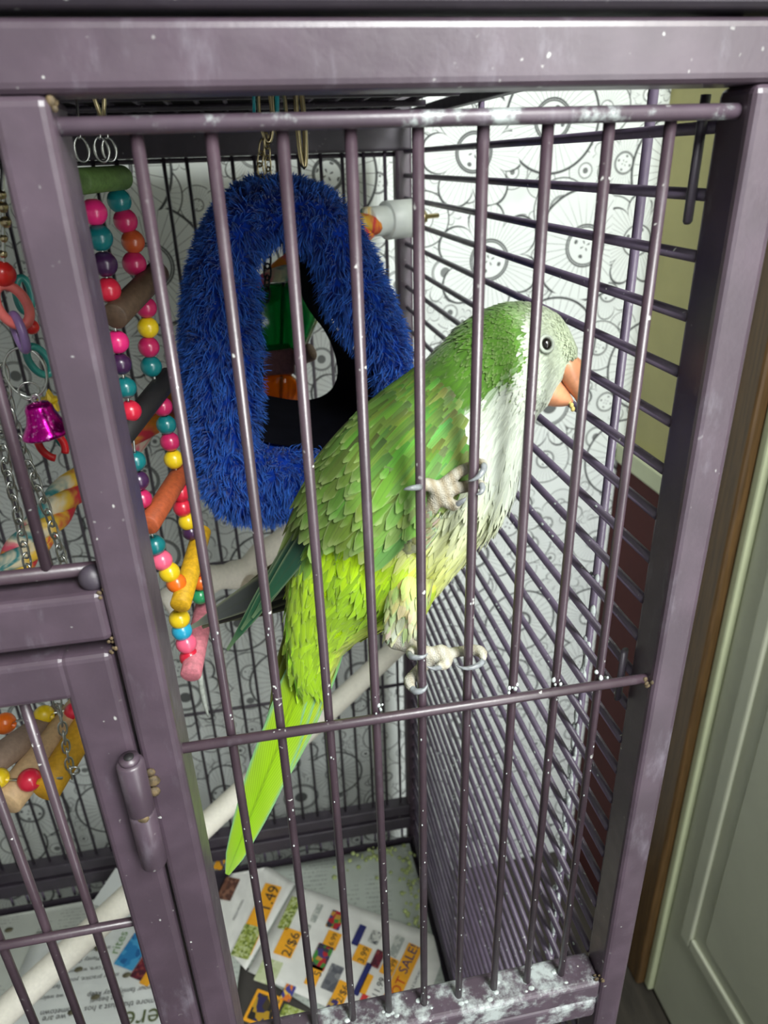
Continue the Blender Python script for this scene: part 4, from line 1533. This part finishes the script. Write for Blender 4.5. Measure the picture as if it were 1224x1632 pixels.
def sheet(name, corners, z, mat, label, cat='newspaper', curl=.004, group=None, n=12, seed=0):
    """A thin slightly rumpled sheet through four floor corners (pixel order: text left-bottom, right-bottom, right-top, left-top)."""
    q = [PZ(*c, z) for c in corners]
    cen = sum(q, Vector()) / 4
    vs_, uv = [], []
    for j in range(n + 1):
        for i in range(n + 1):
            s_, t_ = i / n, j / n
            p = q[0].lerp(q[1], s_).lerp(q[3].lerp(q[2], s_), t_)
            h = curl * (max(0, abs(s_ - .5) - .36) * 6) ** 2 * (t_ if seed % 2 else 1 - t_) + .0006 * math.sin(7 * s_ + seed) * math.sin(5 * t_ + seed)
            p.x, p.y = min(.0975, max(XL + .03, p.x)), min(.518, max(.0135, p.y))
            vs_.append(p + Vector((0, 0, abs(h))))
            uv.append((s_, t_))
    m_ = n + 1
    top = [(j * m_ + i, j * m_ + i + 1, (j + 1) * m_ + i + 1, (j + 1) * m_ + i) for j in range(n) for i in range(n)]
    vb = [v - Vector((0, 0, .0005)) for v in vs_]
    N2 = len(vs_)
    bot = [tuple(N2 + k for k in f[::-1]) for f in top]
    rim = [(i + 1, i, N2 + i, N2 + i + 1) for i in range(n)] + [(n * m_ + i, n * m_ + i + 1, N2 + n * m_ + i + 1, N2 + n * m_ + i) for i in range(n)] + \
          [(j * m_, (j + 1) * m_, N2 + (j + 1) * m_, N2 + j * m_) for j in range(n)] + [((j + 1) * m_ + n, j * m_ + n, N2 + j * m_ + n, N2 + (j + 1) * m_ + n) for j in range(n)]
    o = MB().add(vs_ + vb, top + bot + rim).obj(name, mat, None, label=label, cat=cat, group=group)
    uvl = o.data.uv_layers.new(name='UVMap')
    for l in o.data.loops:
        uvl.data[l.index].uv = uv[l.vertex_index % N2]
    return o


INK = simple('printing_ink', (.03, .03, .035), .6)
M_OR = simple('orange_print', C_(250, 176, 40), .6, var=.08)
M_RED = simple('red_print', C_(206, 60, 40), .6)
M_NAVY = simple('navy_print', C_(40, 44, 110), .6)


def ptext(s, px, py, z, ang_to, h, mat, parent, flip=False):
    """Printed words lying on a sheet: centred at a pixel of the floor, running towards another."""
    a, b = PZ(px, py, z), PZ(*ang_to, z)
    cu = bpy.data.curves.new('words', 'FONT')
    cu.body = s
    cu.size = h
    cu.align_x, cu.align_y = 'CENTER', 'CENTER'
    cu.resolution_u = 3
    tmp_ = bpy.data.objects.new('tmp', cu)
    me_ = bpy.data.meshes.new_from_object(tmp_)
    bpy.data.objects.remove(tmp_)
    bpy.data.curves.remove(cu)
    me_.materials.clear()
    me_.materials.append(mat)
    o = bpy.data.objects.new('printed_words', me_)
    COL.objects.link(o)
    d = b - a
    ang = math.atan2(d.y, d.x)
    o.parent = parent
    o.location = (a.x, a.y, z)
    o.rotation_euler = (0, 0, ang)
    return o


def patch(px, py, z, ang_to, w, h, mat, parent, name='printed_block', rnd=.0012, skew=0):
    a, b = PZ(px, py, z), PZ(*ang_to, z)
    d = (b - a)
    d.z = 0
    d.normalize()
    e = Vector((-d.y, d.x, 0))
    vs_ = []
    for (s_, t_) in ((-1, -1), (1, -1), (1, 1), (-1, 1)):
        c = a + d * (s_ * (w / 2 - rnd)) + e * (t_ * (h / 2 - rnd))
        for i in range(4):
            an = math.atan2(t_, s_) - math.pi / 4 + i * math.pi / 6
            vs_.append(c + (d * math.cos(an) + e * math.sin(an)) * rnd)
    n = len(vs_)
    vt = vs_ + [v - Vector((0, 0, .00025)) for v in vs_]
    return MB().add(vt, [tuple(range(n))] + [(i, n + i, n + (i + 1) % n, (i + 1) % n) for i in range(n)], False).obj(name, mat, parent)


def photo_mat(name, cols, scale=160):
    m, t, b = newmat(name)
    co = objco(t)
    v = t.nodes.new('ShaderNodeTexVoronoi')
    v.inputs['Scale'].default_value = scale
    t.links.new(co, v.inputs['Vector'])
    sc = t.nodes.new('ShaderNodeSeparateColor')
    t.links.new(v.outputs['Color'], sc.inputs[0])
    r = t.nodes.new('ShaderNodeValToRGB')
    r.color_ramp.interpolation = 'CONSTANT'
    n = len(cols)
    for i in range(n - 2):
        r.color_ramp.elements.new(.5)
    for i, c in enumerate(cols):
        r.color_ramp.elements[i].position = i / n
        r.color_ramp.elements[i].color = (*C_(*c), 1)
    t.links.new(sc.outputs[0], r.inputs[0])
    t.links.new(mixc(t, v.outputs['Distance'], r.outputs[0], (.1, .1, .1)) if False else r.outputs[0], b.inputs['Base Color'])
    b.inputs['Roughness'].default_value = .6
    return m


PH_GREEN = photo_mat('green_produce_print', [(150, 164, 70), (176, 190, 110), (110, 128, 50), (196, 206, 150)], 330)
PH_MELON = photo_mat('pale_melon_print', [(204, 214, 170), (190, 204, 150), (218, 224, 190)], 120)
PH_MIX = photo_mat('grocery_print', [(180, 40, 50), (70, 60, 120), (70, 140, 60), (60, 60, 70), (200, 150, 60)], 150)
PH_BERRY = photo_mat('berry_print', [(110, 30, 50), (80, 26, 44), (140, 60, 60)], 260)
PH_BLUE = photo_mat('blue_packet_print', [(40, 130, 190), (70, 160, 210), (30, 100, 160)], 120)
PH_BROWN = photo_mat('brown_food_print', [(120, 80, 62), (92, 60, 50), (140, 100, 80)], 200)
PH_DARK = photo_mat('dark_advert_print', [(40, 38, 36), (70, 60, 40), (190, 150, 40), (50, 46, 90)], 110)
PAPER_W = page_mat('flyer_paper', (.92, .93, .88), 0)
PAPER_N = page_mat('newsprint', (.66, .70, .64), 46)
PAPER_G = page_mat('grey_newsprint', (.58, .64, .58), 40)
PAPER_L = page_mat('white_page', (.86, .90, .88), 0)

# underlying grey newsprint sheets
sheet('newspaper', [(300, 1640), (735, 1612), (652, 1308), (405, 1336)], PZ0, PAPER_G, 'grey newsprint sheet spread under the sale flyers along the side wall', seed=1, curl=.0006)
sheet('newspaper', [(-120, 1700), (330, 1690), (300, 1385), (0, 1428)], PZ0 + .0005, PAPER_N, 'grey printed newspaper page under the pale page behind the small door', seed=2, curl=.0004)
# sale flyer
z = PZ0 + .004
fly = sheet('sale_flyer', [(395, 1548), (471, 1410), (716, 1500), (655, 1668)], z, PAPER_W, 'white grocery sale flyer with orange price tags and a hot sale banner', 'flyer', seed=3)
zt = z + .0022
def tw(px, py, k=100):
    return (px + .42 * k, py - .9 * k)
for (px, py, w_, h_, m) in ((459, 1502, .038, .026, M_OR), (529, 1498, .024, .020, M_OR), (577, 1521, .024, .020, M_OR), (543, 1583, .030, .018, M_OR), (500, 1555, .026, .016, M_OR), (620, 1540, .024, .018, M_OR), (584, 1568, .026, .009, M_OR)):
    patch(px, py, zt, tw(px, py), w_, h_, m, fly, 'price_tag')
for (px, py, w_, h_, m) in ((462, 1455, .050, .016, PH_GREEN), (428, 1548, .032, .028, PH_MELON), (535, 1466, .026, .020, PH_MIX), (572, 1490, .030, .010, M_NAVY), (512, 1525, .034, .022, PH_MIX), (530, 1558, .034, .018, photo_mat('grey_pack_print', [(110, 112, 118), (90, 92, 100), (140, 142, 144)], 160)),
                            (578, 1560, .044, .008, M_NAVY), (602, 1528, .024, .012, PH_BERRY), (580, 1600, .022, .014, photo_mat('salad_print', [(210, 60, 60), (90, 170, 80), (230, 230, 220)], 130)), (523, 1615, .036, .012, photo_mat('violet_pack_print', [(60, 50, 110), (90, 80, 140), (200, 160, 70)], 160)), (459, 1582, .020, .014, photo_mat('snack_print', [(230, 130, 50), (70, 70, 150), (240, 200, 90)], 160)),
                            (598, 1494, .018, .014, photo_mat('dot_print', [(90, 92, 96), (210, 212, 205), (170, 172, 168)], 260)), (632, 1508, .030, .012, photo_mat('pale_caption_print', [(170, 176, 170), (205, 208, 200)], 240)), (505, 1455, .028, .008, photo_mat('pale_caption_print2', [(170, 176, 170), (205, 208, 200)], 240)), (487, 1480, .014, .012, photo_mat('pale_caption_print3', [(150, 156, 150), (205, 208, 200)], 300))):
    patch(px, py, zt, tw(px, py), w_, h_, m, fly, 'product_picture')
patch(638, 1560, zt, tw(638, 1560), .098, .020, M_OR, fly, 'sale_banner')
zx = zt + .0004
for (s_, px, py, h_, m) in (('2/$6', 464, 1505, .019, INK), ('16.99', 530, 1500, .0105, INK), ('3.99', 580, 1522, .013, INK), ('2/$6', 546, 1584, .013, INK), ('5', 507, 1552, .015, INK), ('11.99', 604, 1574, .012, INK), ('4.99', 625, 1540, .011, INK),
                            ('SALE!', 652, 1528, .0175, M_NAVY), ('HOT', 632, 1580, .0175, M_RED), ('WHILE SUPPLIES LAST', 664, 1560, .0048, INK)):
    ptext(s_, px, py, zx, tw(px, py), h_, m, fly)
# second flyer, left of the fold
f2 = sheet('sale_flyer', [(330, 1480), (382, 1352), (470, 1408), (392, 1546)], z - .001, PAPER_W, 'white flyer page with orange 1.49 price band tucked beside the sale flyer', 'flyer', seed=4)
patch(412, 1462, zt - .0008, tw(412, 1462), .105, .026, M_OR, f2, 'price_band')
patch(393, 1500, zt - .0004, tw(393, 1500), .046, .026, PH_GREEN, f2, 'product_picture')
patch(364, 1416, zt - .0008, tw(364, 1416), .036, .022, PH_BROWN, f2, 'product_picture')
patch(352, 1372, zt - .0008, tw(352, 1372), .03, .014, M_OR, f2, 'product_picture')
ptext('1.49', 430, 1432, zx - .0002, tw(430, 1432), .024, INK, f2)
ptext('FRESH PICKED', 380, 1450, zx - .0008, tw(380, 1450), .005, INK, f2)
# dark advert under the sale flyer, at the front
f3 = sheet('advert_page', [(360, 1700), (384, 1535), (520, 1625), (560, 1700)], z - .0025, page_mat('dark_page', (.07, .065, .06), 0), 'dark advert page with yellow pictures under the front of the sale flyer', 'flyer', seed=5)
patch(420, 1608, zt - .0022, tw(420, 1608), .040, .038, M_OR, f3, 'picture_frame')
patch(420, 1608, zt - .0019, tw(420, 1608), .032, .030, PH_DARK, f3, 'product_picture')
patch(462, 1625, zt - .0022, tw(462, 1625), .03, .03, PH_GREEN, f3, 'product_picture')
# pale page at the left, printed upside down
lf_ = sheet('pale_page', [(262, 1462), (60, 1486), (-30, 1690), (345, 1660)], z - .002, PAPER_L, 'pale page of upside-down print lying under the dowel perch', 'newspaper', seed=6)
zl = z + .0005
def lw(px, py):
    return (px - 100, py + 12)
for (s_, px, py, h_) in (('here', 236, 1622, .034), ('more than just a hos', 190, 1602, .0105), ('- we are', 90, 1622, .0105), ('your family may keep', 190, 1580, .0095), ('hometown', 92, 1612, .010), ('ding beauti', 170, 1592, .0095),
                         ('at our practice, you', 150, 1558, .008), ('of care, we love', 140, 1545, .008), ('Plenty Central', 130, 1530, .0085), ('and pets', 160, 1512, .008), ('we welcome', 75, 1590, .008), ('families of all', 70, 1575, .008)):
    ptext(s_, px, py, zl, lw(px, py), h_, INK if s_ != 'here' else simple('olive_print', C_(90, 100, 60), .6), lf_)
adv = tw(208, 1506)
patch(213, 1516, zl, (213 + 30, 1516 - 45), .046, .030, PH_BLUE, lf_, 'packet_picture')
patch(228, 1540, zl + .0003, (228 + 30, 1540 - 45), .034, .018, PH_BERRY, lf_, 'product_picture')
patch(240, 1552, zl, (240 + 30, 1552 - 45), .03, .014, M_OR, lf_, 'product_picture')
ptext('rites', 190, 1502, zl + .0003, (190 + 30, 1502 - 60), .018, simple('green_print', C_(110, 150, 90), .6), lf_)
# white folded corner sheet by the dowel
sa, sb = PZ(206, 1462, z + .001), PZ(146, 1440, z + .001)
sc_ = P(184, 1384, .486)
sd_ = P(214, 1392, .470)
nn_ = (sb - sa).cross(sc_ - sa).normalized() * .0006
sv = [sa, sb, sc_, sd_]
MB().add(sv + [v + nn_ for v in sv], [(0, 1, 2, 3), (7, 6, 5, 4), (0, 4, 5, 1), (1, 5, 6, 2), (2, 6, 7, 3), (3, 7, 4, 0)], False).obj('paper_scrap', PAPER_L, None, label='small white folded paper scrap standing up behind the dowel perch', cat='paper')
# crumbs of seed husk and green pellets
cb_ = MB()
for k_ in range(170):
    px, py = random.gauss(585, 45), random.gauss(1345, 20)
    if random.random() < .3:
        px, py = random.gauss(655, 8), random.uniform(1360, 1480)
    p = PZ(px, py, PZ0 + .0035)
    if p.x > SX - .008 or p.y > YB - .02: continue
    cb_.sphere(p, random.uniform(.0015, .004), 7, 5, (1, 1, .6))
o = cb_.obj('food_crumbs', simple('pale_green_crumb', C_(178, 192, 128), .8, var=.3), None, label='pale green food crumbs scattered on the newsprint at the back corner', cat='crumbs', kind='stuff')
hs = MB()
for (px, py) in ((202, 1554), (152, 1589), (155, 1508), (14, 1482), (115, 1613), (125, 1545), (158, 1512)):
    p = PZ(px, py, z + .0014)
    hs.sphere(p, .0045, 10, 6, (1.3, .8, .35))
hs.obj('seed_husks', simple('seed_husk', C_(96, 92, 70), .6, var=.5), None, label='dark seed husks scattered on the pale page', cat='seeds', kind='stuff')
